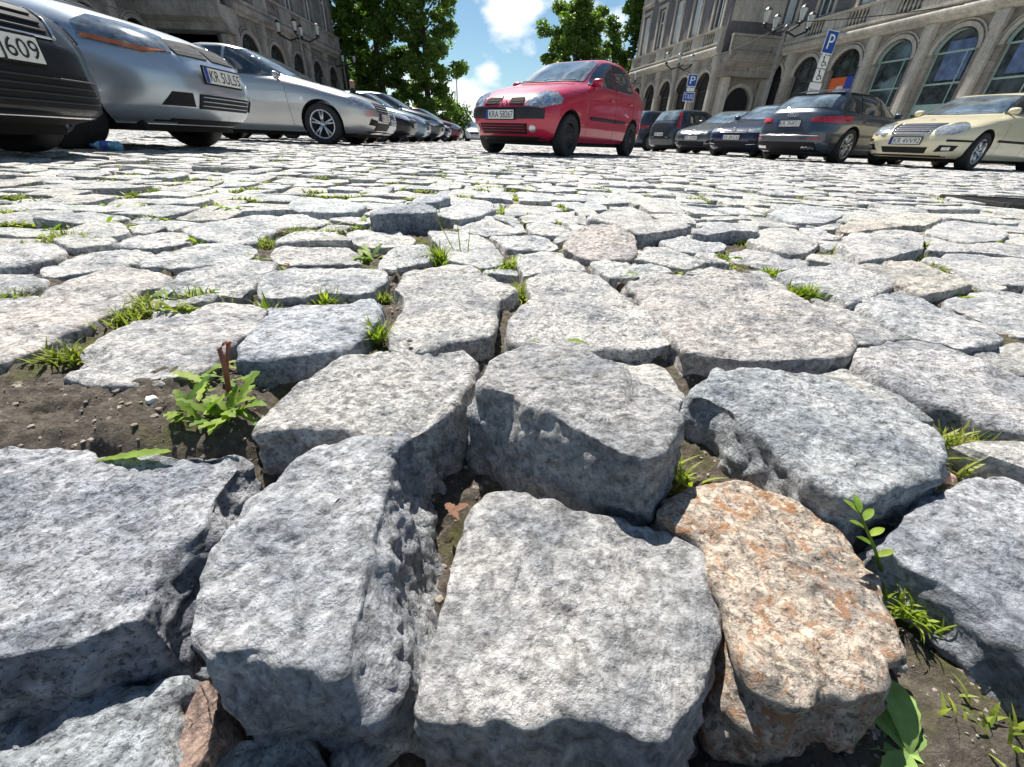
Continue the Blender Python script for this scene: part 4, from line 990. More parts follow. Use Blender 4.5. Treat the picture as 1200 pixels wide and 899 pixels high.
c.line('bumper_trim', 180, [(-.7, .53), (.7, .53)], .03, M['chrome'], .008)
c.patch('rear_diffuser', 180, [(-.72, .22), (.72, .22), (.66, .40), (-.66, .40)], M['black'], .012, .07)
c.patch('spoiler', 180, [(-.56, 1.355), (.56, 1.355), (.50, 1.41), (-.50, 1.41)], M['p_greyblue'], .06, .08)
ring_emblem(c, 180, 0, .93, .07, M['chrome'], 'rings', .012)
c.plate(180, 0, .76, 'KR 7HF21', off=.012)
# ---- dark blue and grey saloons facing the square
hd = math.atan2(-.62, -.78)
def vwish(label, mat, u, y, side, sx, blue):
    sp = scale_spec(SEDAN, sx, 1.0, 1.01); sp['r'] = .325; sp['wf'] = 1.4 * sx
    c = place('parked_car', label, 'car', sp, mat, u, y, hd, side, RIGHTG)
    dress(c, detail=1); c.wheels('alloy', 10, .21); c.mirrors(.68, 1.03, mat)
    c.patch('grille', 0, [(-.42, .60), (.42, .60), (.44, .70), (-.44, .70)], M['black'], .008, .06); c.slats('grille_slat', 0, -.42, .42, .60, .70, 3, M['chrome'], .010, .014)
    ring_emblem(c, 0, 0, .68, .06, M['chrome'], 'vw', .022)
    for sy in (1, -1):
        c.patch('headlight', 25 * sy, [(sy * a, z) for a, z in [(-.48, .62), (-.10, .615), (.06, .66), (.05, .74), (-.18, .74), (-.48, .70)]], M['lamp_dark'] if not blue else M['lamp_clear'], .012, .05)
        c.patch('lower_intake', 20 * sy, [(sy * a, z) for a, z in [(-.30, .29), (-.02, .30), (.02, .42), (-.22, .44)]], M['black'], .01, .06)
        c.line('intake_trim', 20 * sy, [(-.28 * sy, .33), (-.02 * sy, .35)], .022, M['chrome'], .02)
    c.patch('lower_intake', 0, [(-.48, .26), (.48, .26), (.50, .40), (-.50, .40)], M['black'], .01, .06); c.slats('intake_slat', 0, -.44, .44, .27, .39, 2, M['greyplastic'], .012, .014)
    c.plate(0, 0, .50, 'KR 8XC43' if blue else 'KR 2LM65'); return c
vwish('small dark blue car facing left between the dark grey estate and the grey saloon', M['p_navy'], 900, 13.6, (1.36, .83), .93, True)
vwish('mid grey saloon with chrome grille facing left behind the dark blue car', M['p_midgrey'], 848, 16.6, (1.4, .83), 1.03, False)
# ---- dark hatchback seen from behind and a crossover
sp = scale_spec(HATCH, .98, .98, 1.0)
c = place('parked_car', 'dark green grey hatchback with tall red tail lights seen from behind', 'car', sp, M['p_dkgrey'], 800, 18.6, math.atan2(.45, .89), (-1.2, -.80), RIGHTG)
dress(c, detail=1); c.wheels('alloy', 8, .19)
for sy in (1, -1):
    c.patch('taillight', 180 + 35 * sy, [(sy * a, z) for a, z in [(-.40, .82), (-.26, .82), (-.34, 1.36), (-.44, 1.34)]], M['lamp_red'], .014, .05)
    c.line('rear_bumper_trim', 180 + 15 * sy, [(-.3 * sy, .5), (.1 * sy, .5)], .05, M['black'], .006)
c.plate(180, 0, .62, 'KR 4NA8', off=.012)
sp = scale_spec(HATCH, 1.1, 1.05, 1.07); sp['r'] = .34
c = place('parked_car', 'grey blue crossover with bright ten spoke wheel behind the red saloon', 'car', sp, M['p_greyblue'], 759, 21.5, math.atan2(.50, .87), (-1.3, -.83), RIGHTG)
dress(c, detail=1); c.wheels('alloy', 10, .21)
for sy in (1, -1): c.patch('taillight', 180 + 30 * sy, [(sy * a, z) for a, z in [(-.6, .88), (-.05, .86), (-.02, .97), (-.6, .97)]], M['lamp_red'], .012, .06)

# ---- left row: noses towards the middle
# black car at the left edge
sp = scale_spec(SEDAN, 1.02, 1.02, 1.0); sp['r'] = .33
sp['front'] = [(.185, 2.12), (.21, 2.24), (.25, 2.33), (.40, 2.35), (.58, 2.33), (.70, 2.27), (.77, 2.14), (.82, 1.9), (.88, 1.6), (.93, 1.3), (.96, 1.1), (.98, 1.0), (1.05, .84), (1.20, .48), (1.33, .14), (1.39, -.06), (1.425, -.30), (1.445, -.62)]
c = Car('parked_car', 'black saloon car cut off by the left edge, only its front corner in view', 'car', -2.70 - 2.35, 2.54, 0.0, sp, M['p_black'], LEFTG)
dress(c); c.wheels('alloy', 5, .22); c.mirrors(.7, 1.02, M['p_black'])
c.patch('lower_intake', 0, [(-.60, .27), (.60, .27), (.52, .44), (-.52, .44)], M['black'], .008, .05); c.slats('intake_slat', 0, -.56, .56, .28, .43, 4, M['greyplastic'], .011, .016)
c.patch('grille', 0, [(-.42, .61), (.42, .61), (.46, .74), (-.46, .74)], M['black'], .008, .05); c.slats('grille_slat', 0, -.40, .40, .62, .73, 3, M['greyplastic'], .012, .014)
for a, b in (((-.42, .605), (.42, .605)), ((.42, .605), (.48, .75)), ((.48, .75), (-.48, .75)), ((-.48, .75), (-.42, .605))): c.line('grille_frame', 0, [a, b], .014, M['chrome'], .014)
c.line('bumper_trim', 0, [(-.76, .225), (.76, .225)], .016, M['chrome'], .006)
for sy in (1, -1):
    c.patch('headlight', 32 * sy, [(sy * a, z) for a, z in [(-.60, .62), (-.20, .63), (.02, .70), (.0, .77), (-.30, .77), (-.58, .72)]], M['lamp_dark'], .010, .045)
    c.line('bumper_trim', 40 * sy, [(-.50 * sy, .30), (-.30 * sy, .29)], .02, M['chrome'], .01)
c.plate(0, 0, .53, 'KR 6J609', off=.018)
# silver car with KR 5UL55
sp = scale_spec(SEDAN, 1.0, .985, 1.02); sp['r'] = .325; sp['wf'] = 1.30
sp['front'] = [(.20, 2.02), (.24, 2.15), (.32, 2.23), (.42, 2.27), (.54, 2.26), (.66, 2.20), (.74, 2.10), (.80, 1.96), (.86, 1.76), (.92, 1.50), (.97, 1.22), (.99, 1.05), (1.09, .82), (1.22, .48), (1.35, .14), (1.415, -.06), (1.45, -.30), (1.474, -.62)]
sp['n'] = (3.9, 4.0)
sp = scale_spec(sp, 1, 1, 1.10)
c = Car('parked_car', 'silver car with amber striped headlight, bonnet gleaming, near the left edge', 'car', -2.90 - 2.27, 4.75, 0.0, sp, M['p_silver'], LEFTG)
dress(c); c.wheels('alloy', 5, .21); c.mirrors(.66, 1.03, M['p_silver'])
for sy in (1, -1):
    c.patch('headlight', 42 * sy, [(sy * a, z) for a, z in [(-1.12, .735), (-.90, .705), (-.56, .765), (-.56, .87), (-.68, .935), (-.95, .91), (-1.12, .85)]], M['lamp_mid'], .010, .045)
    c.patch('indicator', 42 * sy, [(sy * a, z) for a, z in [(-1.08, .735), (-.90, .712), (-.58, .77), (-.58, .80), (-.9, .742)]], M['lamp_amber'], .015, .045)
    c.patch('grille', 6 * sy, [(sy * (a + 0), z) for a, z in [(-.20, .735), (.16, .73), (.19, .83), (-.20, .85)]], M['under'], .010, .05)
    for k in range(2): c.line('grille_slat', 6 * sy, [(-.18 * sy, .77 + .035 * k), (.16 * sy, .765 + .035 * k)], .008, M['chrome'], .014)
    c.patch('lower_intake', 16 * sy, [(sy * a, z) for a, z in [(-.22, .36), (.02, .36), (-.05, .46), (-.2, .46)]], M['black'], .01, .05)
c.patch('lower_intake', 0, [(-.36, .35), (.36, .35), (.36, .46), (-.36, .46)], M['black'], .010, .05); c.slats('intake_slat', 0, -.34, .34, .355, .455, 3, M['p_silver'], .009, .015)
c.plate(0, 0, .61, 'KR 5UL55', off=.02)
# silver saloon seen from the side
sp = scale_spec(SEDAN, 1.01, 1.0, 1.07); sp['r'] = .335; sp['wf'] = 1.40
c = Car('parked_car', 'silver saloon with five spoke wheel parked side on behind the amber lamp car', 'car', -2.85 - 2.3, 9.75, 0.0, sp, M['p_silver2'], LEFTG)
dress(c); c.wheels('alloy', 5, .225, rimr=.235); c.mirrors(.70, 1.03, M['p_silver2'], .12)
def nose(c, lamp='lamp_clear', tx='KR 3TB7', gm='black'):
    c.patch('grille', 0, [(-.36, .58), (.36, .58), (.40, .72), (-.40, .72)], M[gm], .008, .06); c.slats('grille_slat', 0, -.36, .36, .59, .71, 3, M['chrome'], .010, .014)
    for sy in (1, -1):
        c.patch('headlight', 38 * sy, [(sy * a, z) for a, z in [(-1.08, .60), (-.82, .60), (-.50, .67), (-.46, .75), (-.66, .79), (-1.05, .70)]], M[lamp], .012, .05)
        c.patch('fog_intake', 35 * sy, [(sy * a, z) for a, z in [(-1.02, .34), (-.74, .36), (-.80, .46), (-1.0, .43)]], M['black'], .010, .05)
    c.patch('lower_intake', 0, [(-.42, .27), (.42, .27), (.44, .40), (-.44, .40)], M['black'], .01, .06)
    c.plate(0, 0, .49, tx)
nose(c)
rowL = [(12.6, -3.45, SEDAN, (1.0, 1.0, 1.03), 'p_silver', 'silver car whose roof shows just behind the side on silver saloon', 'parked_car'),
        (15.2, -3.45, SEDAN, (1.0, 1.0, 1.0), 'p_black', 'black car with its nose poking out behind the two silver saloons', 'parked_car'),
        (17.8, -3.5, HATCH, (1.05, 1.02, 1.02), 'p_blue', 'pale blue grey car in the middle of the left row', 'parked_car'),
        (20.4, -3.4, HATCH, (1.18, 1.05, 1.16), 'p_dkgrey', 'dark tall car with a steep windscreen in the left row by the trees', 'parked_car'),
        (23.6, -3.6, SEDAN, (1.0, 1.0, .98), 'p_navy', 'dark blue car between the dark tall car and the maroon one', 'parked_car'),
        (26.8, -3.4, HATCH, (1.12, 1.03, 1.06), 'p_maroon', 'maroon car near the far end of the left row', 'parked_car'),
        (36.5, -4.6, HATCH, (1.0, 1.0, .98), 'p_blue', 'small pale car at the far end of the left row beside the monument', 'parked_car')]
for (y_, nx__, base_, (a, b, d), mat, lab, nm) in rowL:
    sp = scale_spec(base_, a, b, d); sp['r'] = .32
    L = sp['front'][3][1]
    c = Car(nm, lab, 'car', nx__ - L, y_, 0.0, sp, M[mat], LEFTG); dress(c, detail=1); c.wheels('alloy', 8, .2)
    c.mirrors(.66 * a, 1.03 * d, M[mat])
    c.patch('grille', 0, [(-.34, .58), (.34, .58), (.38, .70), (-.38, .70)], M['black'], .008, .07)
    for sy in (1, -1): c.patch('headlight', 35 * sy, [(sy * q, z) for q, z in [(-.98, .62), (-.72, .61), (-.42, .68), (-.42, .76), (-.62, .78), (-.95, .70)]] if base_ is SEDAN else [(sy * q, z) for q, z in [(-.80, .62), (-.55, .61), (-.30, .68), (-.32, .78), (-.5, .80), (-.78, .70)]], M['lamp_clear'], .012, .06)
    c.plate(0, 0, .48, 'KR 9PD14')
sp = scale_spec(HATCH, 1.0, 1.03, 1.0)
c = Car('parked_car', 'white hatchback far away facing the camera at the end of the square', 'car', -4.05, 41.5, R(-88), sp, M['p_white']); dress(c, detail=1); c.wheels('alloy', 8, .2); c.mirrors(.68, 1.04, M['p_white'])
c.patch('grille', 0, [(-.40, .56), (.40, .56), (.44, .70), (-.44, .70)], M['black'], .008, .07)
for sy in (1, -1): c.patch('headlight', 30 * sy, [(sy * q, z) for q, z in [(-.62, .62), (-.40, .61), (-.12, .68), (-.14, .80), (-.30, .80), (-.6, .70)]], M['lamp_clear'], .012, .06)
c.plate(0, 0, .48, 'KR 1AX90')
# ============================================================ buildings
def V3(p, d, n, a, b, z): return (p[0] + d[0] * a + n[0] * b, p[1] + d[1] * a + n[1] * b, z)
class Facade:
    """a straight wall: a runs along it, b sticks out of it (towards the square), z is up"""
    def __init__(s, root, p0, p1, side, mats):
        s.root = root; s.p = p0; L = math.hypot(p1[0] - p0[0], p1[1] - p0[1]); s.L = L; s.d = ((p1[0] - p0[0]) / L, (p1[1] - p0[1]) / L)
        s.n = (s.d[1] * side, -s.d[0] * side); s.m = mats
    def box(s, mb, a0, a1, b0, b1, z0, z1):
        c = [V3(s.p, s.d, s.n, a, b, z) for z in (z0, z1) for (a, b) in ((a0, b0), (a1, b0), (a1, b1), (a0, b1))]
        fs = [(0, 3, 2, 1), (4, 5, 6, 7), (0, 1, 5, 4), (1, 2, 6, 5), (2, 3, 7, 6), (3, 0, 4, 7)]; mb.add(c, fs)
    def quad(s, mb, pts): mb.add([V3(s.p, s.d, s.n, *q) for q in pts], [list(range(len(pts)))])
    def wall_hole(s, mb, a0, a1, z0, z1, h0, h1, hb, hs, arch, depth=.35):
        """wall bay with one opening; h0..h1 wide, hb bottom, hs springing, arch radius or 0"""
        A = []; r = (h1 - h0) / 2; cx = (h0 + h1) / 2
        if arch:
            for k in range(17): t = math.pi * (1 - k / 16); A.append((cx + r * math.cos(t), hs + r * arch * math.sin(t)))
        else: A = [(h0, hs), (h1, hs)]
        s.quad(mb, [(a0, 0, z0), (h0, 0, z0), (h0, 0, A[0][1]), (h0, 0, z1), (a0, 0, z1)]); s.quad(mb, [(h1, 0, z0), (a1, 0, z0), (a1, 0, z1), (h1, 0, z1), (h1, 0, A[-1][1])])
        if hb > z0: s.quad(mb, [(h0, 0, z0), (h1, 0, z0), (h1, 0, hb), (h0, 0, hb)])
        for (x0, y0), (x1, y1) in zip(A[:-1], A[1:]): s.quad(mb, [(x0, 0, y0), (x1, 0, y1), (x1, 0, z1), (x0, 0, z1)])
        loop = [(h0, hb)] + A + [(h1, hb)]
        for (x0, y0), (x1, y1) in zip(loop[:-1], loop[1:]): s.quad(mb, [(x0, 0, y0), (x0, -depth, y0), (x1, -depth, y1), (x1, 0, y1)])
        s.quad(mb, [(h0, 0, hb), (h1, 0, hb), (h1, -depth, hb), (h0, -depth, hb)])
        return loop
    def arch_ring(s, mb, cx, hs, r, w, b1, arch=1.0, z0=None):
        P = [];
        if z0 is not None: P.append((cx - r, z0, cx - r - w, z0))
        for k in range(21): t = math.pi * (1 - k / 20); P.append((cx + r * math.cos(t), hs + r * arch * math.sin(t), cx + (r + w) * math.cos(t), hs + (r * arch + w) * math.sin(t)))
        if z0 is not None: P.append((cx + r, z0, cx + r + w, z0))
        for q, p in zip(P[:-1], P[1:]):
            s.quad(mb, [(q[0], b1, q[1]), (p[0], b1, p[1]), (p[2], b1, p[3]), (q[2], b1, q[3])])
            s.quad(mb, [(q[2], b1, q[3]), (p[2], b1, p[3]), (p[2], 0, p[3]), (q[2], 0, q[3])]); s.quad(mb, [(q[0], b1, q[1]), (q[0], 0, q[1]), (p[0], 0, p[1]), (p[0], b1, p[1])])
    def roll(s, mb, a0, a1, prof):
        """moulding: profile of (b, z) run along the wall"""
        for (b0, z0), (b1, z1) in zip(prof[:-1], prof[1:]): s.quad(mb, [(a0, b0, z0), (a1, b0, z0), (a1, b1, z1), (a0, b1, z1)])
        for a in (a0, a1): s.quad(mb, [(a, b, z) for b, z in prof])
    def ground_window(s, cx, w, hs, style, arch=1.0, z0=.5):
        r = w / 2; b = -.30; top = hs + r * arch
        loop = [(cx - r, z0)] + [(cx + r * math.cos(math.pi * (1 - k / 16)), hs + r * arch * math.sin(math.pi * (1 - k / 16))) for k in range(17)] + [(cx + r, z0)]
        mb = MB(); s.quad(mb, [(x, b - .03, z) for x, z in loop]); win = mb.build('window_glass', M['wglass'] if style != 'dark' else M['interior'], s.root)
        fr = MB(); mt = M['frame_green'] if style in ('shop', 'shop2') else M['frame_dark']
        t = .06
        s.arch_ring(fr, cx, hs, r - t, t, b + .05, arch)
        for x in (cx - r, cx + r - t): s.box(fr, x, x + t, b, b + .05, z0, hs)
        if style in ('shop', 'shop2'):
            for z in (2.2, 2.55, 3.45, hs + .05): s.box(fr, cx - r + t, cx + r - t, b, b + .04, z - .04, z + .04)
            s.box(fr, cx - r + t, cx + r - t, b, b + .045, 2.22, 2.53)
            s.box(fr, cx - .04, cx + .04, b, b + .035, z0, 2.2); s.box(fr, cx + r * .45, cx + r * .45 + .05, b, b + .035, 2.56, hs)
        else:
            s.box(fr, cx - .025, cx + .025, b, b + .04, z0, top - .05)
            for z in (1.6, hs - .2): s.box(fr, cx - r + t, cx + r - t, b, b + .035, z - .03, z + .03)
        fr.build('window_frame', mt, win)
        if style == 'shop2':
            mb = MB(); s.box(mb, cx - r * .55, cx + r * .7, b - .01, b + .03, 3.6, hs + .5); mb.build('window_poster', M['bannerblue2'], win)
    def upper_window(s, cx, w, z0, z1, b=-.22, light=True):
        mb = MB(); s.quad(mb, [(cx - w / 2, b, z0), (cx + w / 2, b, z0), (cx + w / 2, b, z1), (cx - w / 2, b, z1)]); win = mb.build('window_glass', M['wglass'], s.root)
        fr = MB(); t = .07
        s.box(fr, cx - w / 2, cx - w / 2 + t, b + .01, b + .07, z0, z1); s.box(fr, cx + w / 2 - t, cx + w / 2, b + .01, b + .07, z0, z1)
        s.box(fr, cx - w / 2 + t, cx + w / 2 - t, b + .01, b + .07, z0, z0 + t); s.box(fr, cx - w / 2 + t, cx + w / 2 - t, b + .01, b + .07, z1 - t, z1)
        s.box(fr, cx - .04, cx + .04, b + .012, b + .062, z0 + t, z1 - t); zt = z0 + (z1 - z0) * .68; s.box(fr, cx - w / 2 + t, cx - .04, b + .014, b + .06, zt - .035, zt + .035); s.box(fr, cx + .04, cx + w / 2 - t, b + .014, b + .06, zt - .035, zt + .035)
        fr.build('window_frame', M['white'], win)
        if light:
            cu = MB(); s.quad(cu, [(cx - w / 2 + t, b + .006, z0 + t), (cx - w * .12, b + .006, z0 + t), (cx - w * .12, b + .006, z1 - t), (cx - w / 2 + t, b + .006, z1 - t)]); cu.build('curtain', M['curtain'], win)
    def surround(s, cx, w, z0, z1, mat, pedi=True):
        mb = MB()
        for x in (cx - w / 2 - .20, cx + w / 2 + .02): s.box(mb, x, x + .18, 0.002, .09, z0 - .1, z1 + .1)
        s.box(mb, cx - w / 2 - .24, cx + w / 2 + .24, 0.004, .11, z1 + .1, z1 + .32)
        if pedi: s.roll(mb, cx - w / 2 - .34, cx + w / 2 + .34, [(.003, z1 + .60), (.12, z1 + .62), (.22, z1 + .72), (.30, z1 + .76), (.30, z1 + .84), (.003, z1 + .88)])
        s.box(mb, cx - w / 2 - .28, cx + w / 2 + .28, .004, .16, z0 - .24, z0 - .102)
        mb.build('window_surround', mat, s.root)
    def balusters(s, a0, a1, z0, z1, b, mat):
        mb = MB(); n = max(2, int((a1 - a0) / .22))
        for k in range(n):
            a = a0 + (a1 - a0) * (k + .5) / n; c = V3(s.p, s.d, s.n, a, b, 0)
            mb.lathe([(.045, z0), (.05, z0 + .06), (.035, z0 + .1), (.075, z0 + (z1 - z0) * .35), (.035, z0 + (z1 - z0) * .75), (.05, z1 - .06), (.05, z1)], 7, 'Z', (c[0], c[1], 0))
        mb.build('balustrade', mat, s.root, True)
M['frame_green'] = simple('frame_pale_green', (.34, .46, .42), .5); M['frame_dark'] = simple('frame_dark', (.05, .045, .04), .6)
M['bannerblue2'] = simple('poster_blue', (.10, .15, .27), .5, var=.6, scale=3)
def long_facade(f, nb, bw, W_, T, styles, plaster, top=15.5, hs=4.7, ow=1.9, cz=6.0, pil=True, open_w=None, winw=1.15):
    wall = MB(); up = MB(); rings = MB(); corn = MB(); L = nb * bw
    for k in range(nb):
        a0, a1 = k * bw, (k + 1) * bw; cx = (a0 + a1) / 2
        f.wall_hole(wall, a0, a1, 0, cz, cx - ow / 2, cx + ow / 2, .45, hs, 1.0)
        f.arch_ring(rings, cx, hs, ow / 2 + .02, .17, .07); f.arch_ring(rings, cx, hs, ow / 2 + .26, .06, .05)
        f.ground_window(cx, ow, hs, styles[k % len(styles)], z0=.46)
        f.wall_hole(up, a0, a1, cz, top, cx - winw / 2, cx + winw / 2, 7.75, 10.45, 0, .25)
        f.upper_window(cx, winw, 7.75, 10.45, light=(k % 3 != 1)); f.surround(cx, winw, 7.75, 10.45, T)
        if pil:
            for a in ([a0] if k else [a0 + .2]) + ([a1 - .2] if k == nb - 1 else []):
                pl = MB()
                f.box(pl, a - .23, a + .23, .003, .20, .9, 5.35); f.box(pl, a - .27, a + .27, .004, .30, .0, .9); f.box(pl, a - .27, a + .27, .004, .27, 5.35, cz - .02); f.box(pl, a - .13, a + .13, .2, .23, 1.2, 5.0); pl.build('pilaster', T, f.root)
        # parapet below the windows with balusters in the middle
        for (q0, q1) in ((a0 + .02, a0 + bw * .27), (a1 - bw * .27, a1 - .02)):
            ped = MB(); f.box(ped, q0, q1, .01, .36, cz + .72, cz + 1.42); ped.build('parapet', T, f.root)
        f.balusters(a0 + bw * .27, a1 - bw * .27, cz + .72, cz + 1.42, .24, T)
    wall.build('wall', W_, f.root); up.build('wall', plaster, f.root); rings.build('arch_moulding', T, f.root)
    prof = [(.003, cz - .02), (.22, cz), (.25, cz + .10), (.34, cz + .14)] + [(.34 + .16 * math.sin(t), cz + .34 - .18 * math.cos(t)) for t in np.linspace(0, math.pi, 8)] + [(.40, cz + .56), (.48, cz + .60), (.48, cz + .70), (.003, cz + .72)]
    f.roll(corn, 0, L, prof); f.roll(corn, 0, L, [(.003, cz + 1.42), (.42, cz + 1.43), (.46, cz + 1.55), (.003, cz + 1.60)])
    f.roll(corn, 0, L, [(.003, top - .9), (.3, top - .8), (.7, top - .4), (.8, top - .1), (.003, top)])
    corn.build('cornice', T, f.root, False)
    bk = MB(); f.box(bk, 0, L, -9, -.9, 0, top); bk.build('building_core', M['interior'], f.root)
    rf = MB(); f.box(rf, -.2, L + .2, -9.2, .5, top + .002, top + .5); rf.build('roof', M['roof'], f.root)

# ---- right hand building: long arcaded front and a wing that steps forward
rb = empty('arcaded_building', (18, 30, 0)); tag(rb, 'long beige stone building with tall arched ground floor windows on the right', 'building')
def adopt(root):
    for ch in list(root.children): ch.matrix_parent_inverse = Matrix.Translation(-root.location)
FR = Facade(rb, (27.5 - .247 * 38.9, 38.9), (27.5 - .247 * 8.9, 8.9), 1, None)
FR.n = (-abs(FR.n[0]), -abs(FR.n[1])) if FR.n[0] > 0 else FR.n
nbR = 11
long_facade(FR, nbR, 2.98, M['wallR'], M['trimR'], ['dark', 'plain', 'banner', 'shop', 'shop2', 'shop2', 'shop', 'shop'], M['plasterR'])
# banner with a small car sign in one arch
kb = 2; cxb = (kb + .5) * 2.98
mb = MB(); FR.box(mb, cxb - .85, cxb + .25, -.22, -.19, 3.0, 4.3); bo = mb.build('banner', M['orange'], rb)
mb = MB(); FR.box(mb, cxb + .25, cxb + .85, -.22, -.19, 3.0, 4.3); mb.build('banner', M['bannerblue'], rb)
mb = MB(); pts = [(a_, b_ + 1.0) for a_, b_ in [(-.5, 2.35), (.5, 2.35), (.5, 2.58), (.3, 2.62), (.15, 2.85), (-.2, 2.85), (-.35, 2.62), (-.5, 2.55)]]
o3 = V3(FR.p, FR.d, FR.n, cxb, -.185, 0); ux = Vector((FR.d[0], FR.d[1], 0)); un = Vector((FR.n[0], FR.n[1], 0))
mb.prism(pts, o3, ux, (0, 0, 1), un, .01); mb.build('car_symbol', M['white'], bo)
adopt(rb)
# wing
wgp = (14.1, 37.4); wd = (-.215, .977)
rw_ = empty('stone_wing', (12.5, 44, 0)); tag(rw_, 'dark rendered building wing with small arcade, stepping forward behind the red saloon', 'building')
FW_ = Facade(rw_, (wgp[0] + wd[0] * 14.3, wgp[1] + wd[1] * 14.3), wgp, 1, None)
if FW_.n[0] > 0: FW_.n = (-FW_.n[0], -FW_.n[1])
long_facade(FW_, 5, 2.86, M['wallR'], M['trimR'], ['dark'], M['plasterR'], hs=4.2, ow=1.9, pil=True)
# end wall of the wing, facing the camera, with its portal and balcony
ex = (FR.p[0] + FR.d[0] * .9, FR.p[1] + FR.d[1] * .9)
FE = Facade(rw_, wgp, ex, 1, None)
if FE.n[1] > 0: FE.n = (-FE.n[0], -FE.n[1])
w_ = MB(); FE.wall_hole(w_, 0, FE.L, 0, 6.0, 1.2, 3.2, .15, 3.2, 1.0, .5); w_.build('wall', M['wallR'], rw_)
w_ = MB(); FE.box(w_, 0, FE.L, -.5, 0, 6.0, 15.5); w_.build('wall', M['plasterR'], rw_)
w_ = MB(); FE.box(w_, .15, FE.L - .1, .003, .10, 7.9, 15.0); w_.build('plain_panel', M['trimR'], rw_)
w_ = MB(); FE.quad(w_, [(1.2, -.45, .1), (3.2, -.45, .1), (3.2, -.45, 4.3), (1.2, -.45, 4.3)]); dr = w_.build('portal_door', M['frame_dark'], rw_)
w_ = MB(); FE.arch_ring(w_, 2.2, 3.2, 1.02, .22, .12, 1, .15); w_.build('arch_moulding', M['trimR'], rw_)
for a in (.35, 3.65): w_ = MB(); FE.box(w_, a, a + .42, .003, .75, .0, 4.7); w_.build('pilaster', M['trimR'], rw_)
w_ = MB(); FE.roll(w_, 0, FE.L, [(.003, 4.7), (.8, 4.75), (.9, 5.0), (.9, 5.25), (1.15, 5.5), (1.25, 5.9), (1.25, 6.1), (.003, 6.12)]); FE.box(w_, 0, FE.L, .9, 1.1, 6.12, 6.9); FE.roll(w_, 0, FE.L, [(.85, 6.9), (1.18, 6.92), (1.18, 7.05), (.85, 7.06)]); w_.build('balcony', M['wallR'], rw_)
adopt(rw_)
# ---- left hand building
lb = empty('dark_building', (-21, 24, 0)); tag(lb, 'dark weathered stone building with arched openings on the left behind the silver cars', 'building')
FL = Facade(lb, (-21.6, 9), (-21.6, 30.3), -1, None)
if FL.n[0] < 0: FL.n = (-FL.n[0], -FL.n[1])
long_facade(FL, 7, 3.04, M['wallL'], M['trimL'], ['dark', 'plain'], M['wallL'], hs=4.3, ow=1.8)
adopt(lb)
lw = empty('dark_wing', (-17.5, 38, 0)); tag(lw, 'projecting stone block with a heavy balcony beside the tall trees on the left', 'building')
FB = Facade(lw, (-17.3, 30.5), (-17.3, 46.8), -1, None)
if FB.n[0] < 0: FB.n = (-FB.n[0], -FB.n[1])
long_facade(FB, 5, 3.26, M['wallL'], M['trimL'], ['plain'], M['wallL'], hs=4.3, ow=1.9)
FG = Facade(lw, (-21.6, 30.5), (-17.3, 30.5), 1, None)
if FG.n[1] > 0: FG.n = (-FG.n[0], -FG.n[1])
w_ = MB(); FG.wall_hole(w_, 0, FG.L, 0, 6.0, 1.1, 3.1, .15, 3.2, 1.0, .5); w_.build('wall', M['wallL'], lw)
w_ = MB(); FG.wall_hole(w_, 0, FG.L, 6.0, 15.5, 1.2, 3.0, 7.4, 10.8, 0, .4); w_.build('wall', M['wallL'], lw)
FG.upper_window(2.1, 1.8, 7.4, 10.8, -.35, False)
w_ = MB(); FG.quad(w_, [(1.1, -.45, .1), (3.1, -.45, .1), (3.1, -.45, 4.3), (1.1, -.45, 4.3)]); w_.build('portal_door', M['frame_dark'], lw)
w_ = MB(); FG.roll(w_, 0, FG.L + .3, [(.003, 4.9), (.7, 5.0), (.8, 5.3), (1.2, 5.5), (1.3, 5.9), (1.3, 6.1), (.003, 6.12)]); FG.box(w_, 0, FG.L + .3, .95, 1.2, 6.12, 6.95); FG.roll(w_, 0, FG.L + .3, [(.85, 6.95), (1.3, 6.97), (1.3, 7.12), (.85, 7.13)]); w_.build('balcony', M['trimL'], lw)
for q in ((.1, .5, .003, .5, 0, 4.9), (FG.L - .4, FG.L, .003, .5, 0, 4.9), (.1, .55, .003, .2, 7.2, 14.5), (FG.L - .5, FG.L - .05, .003, .2, 7.2, 14.5)): w_ = MB(); FG.box(w_, *q); w_.build('pilaster', M['trimL'], lw)
adopt(lw)

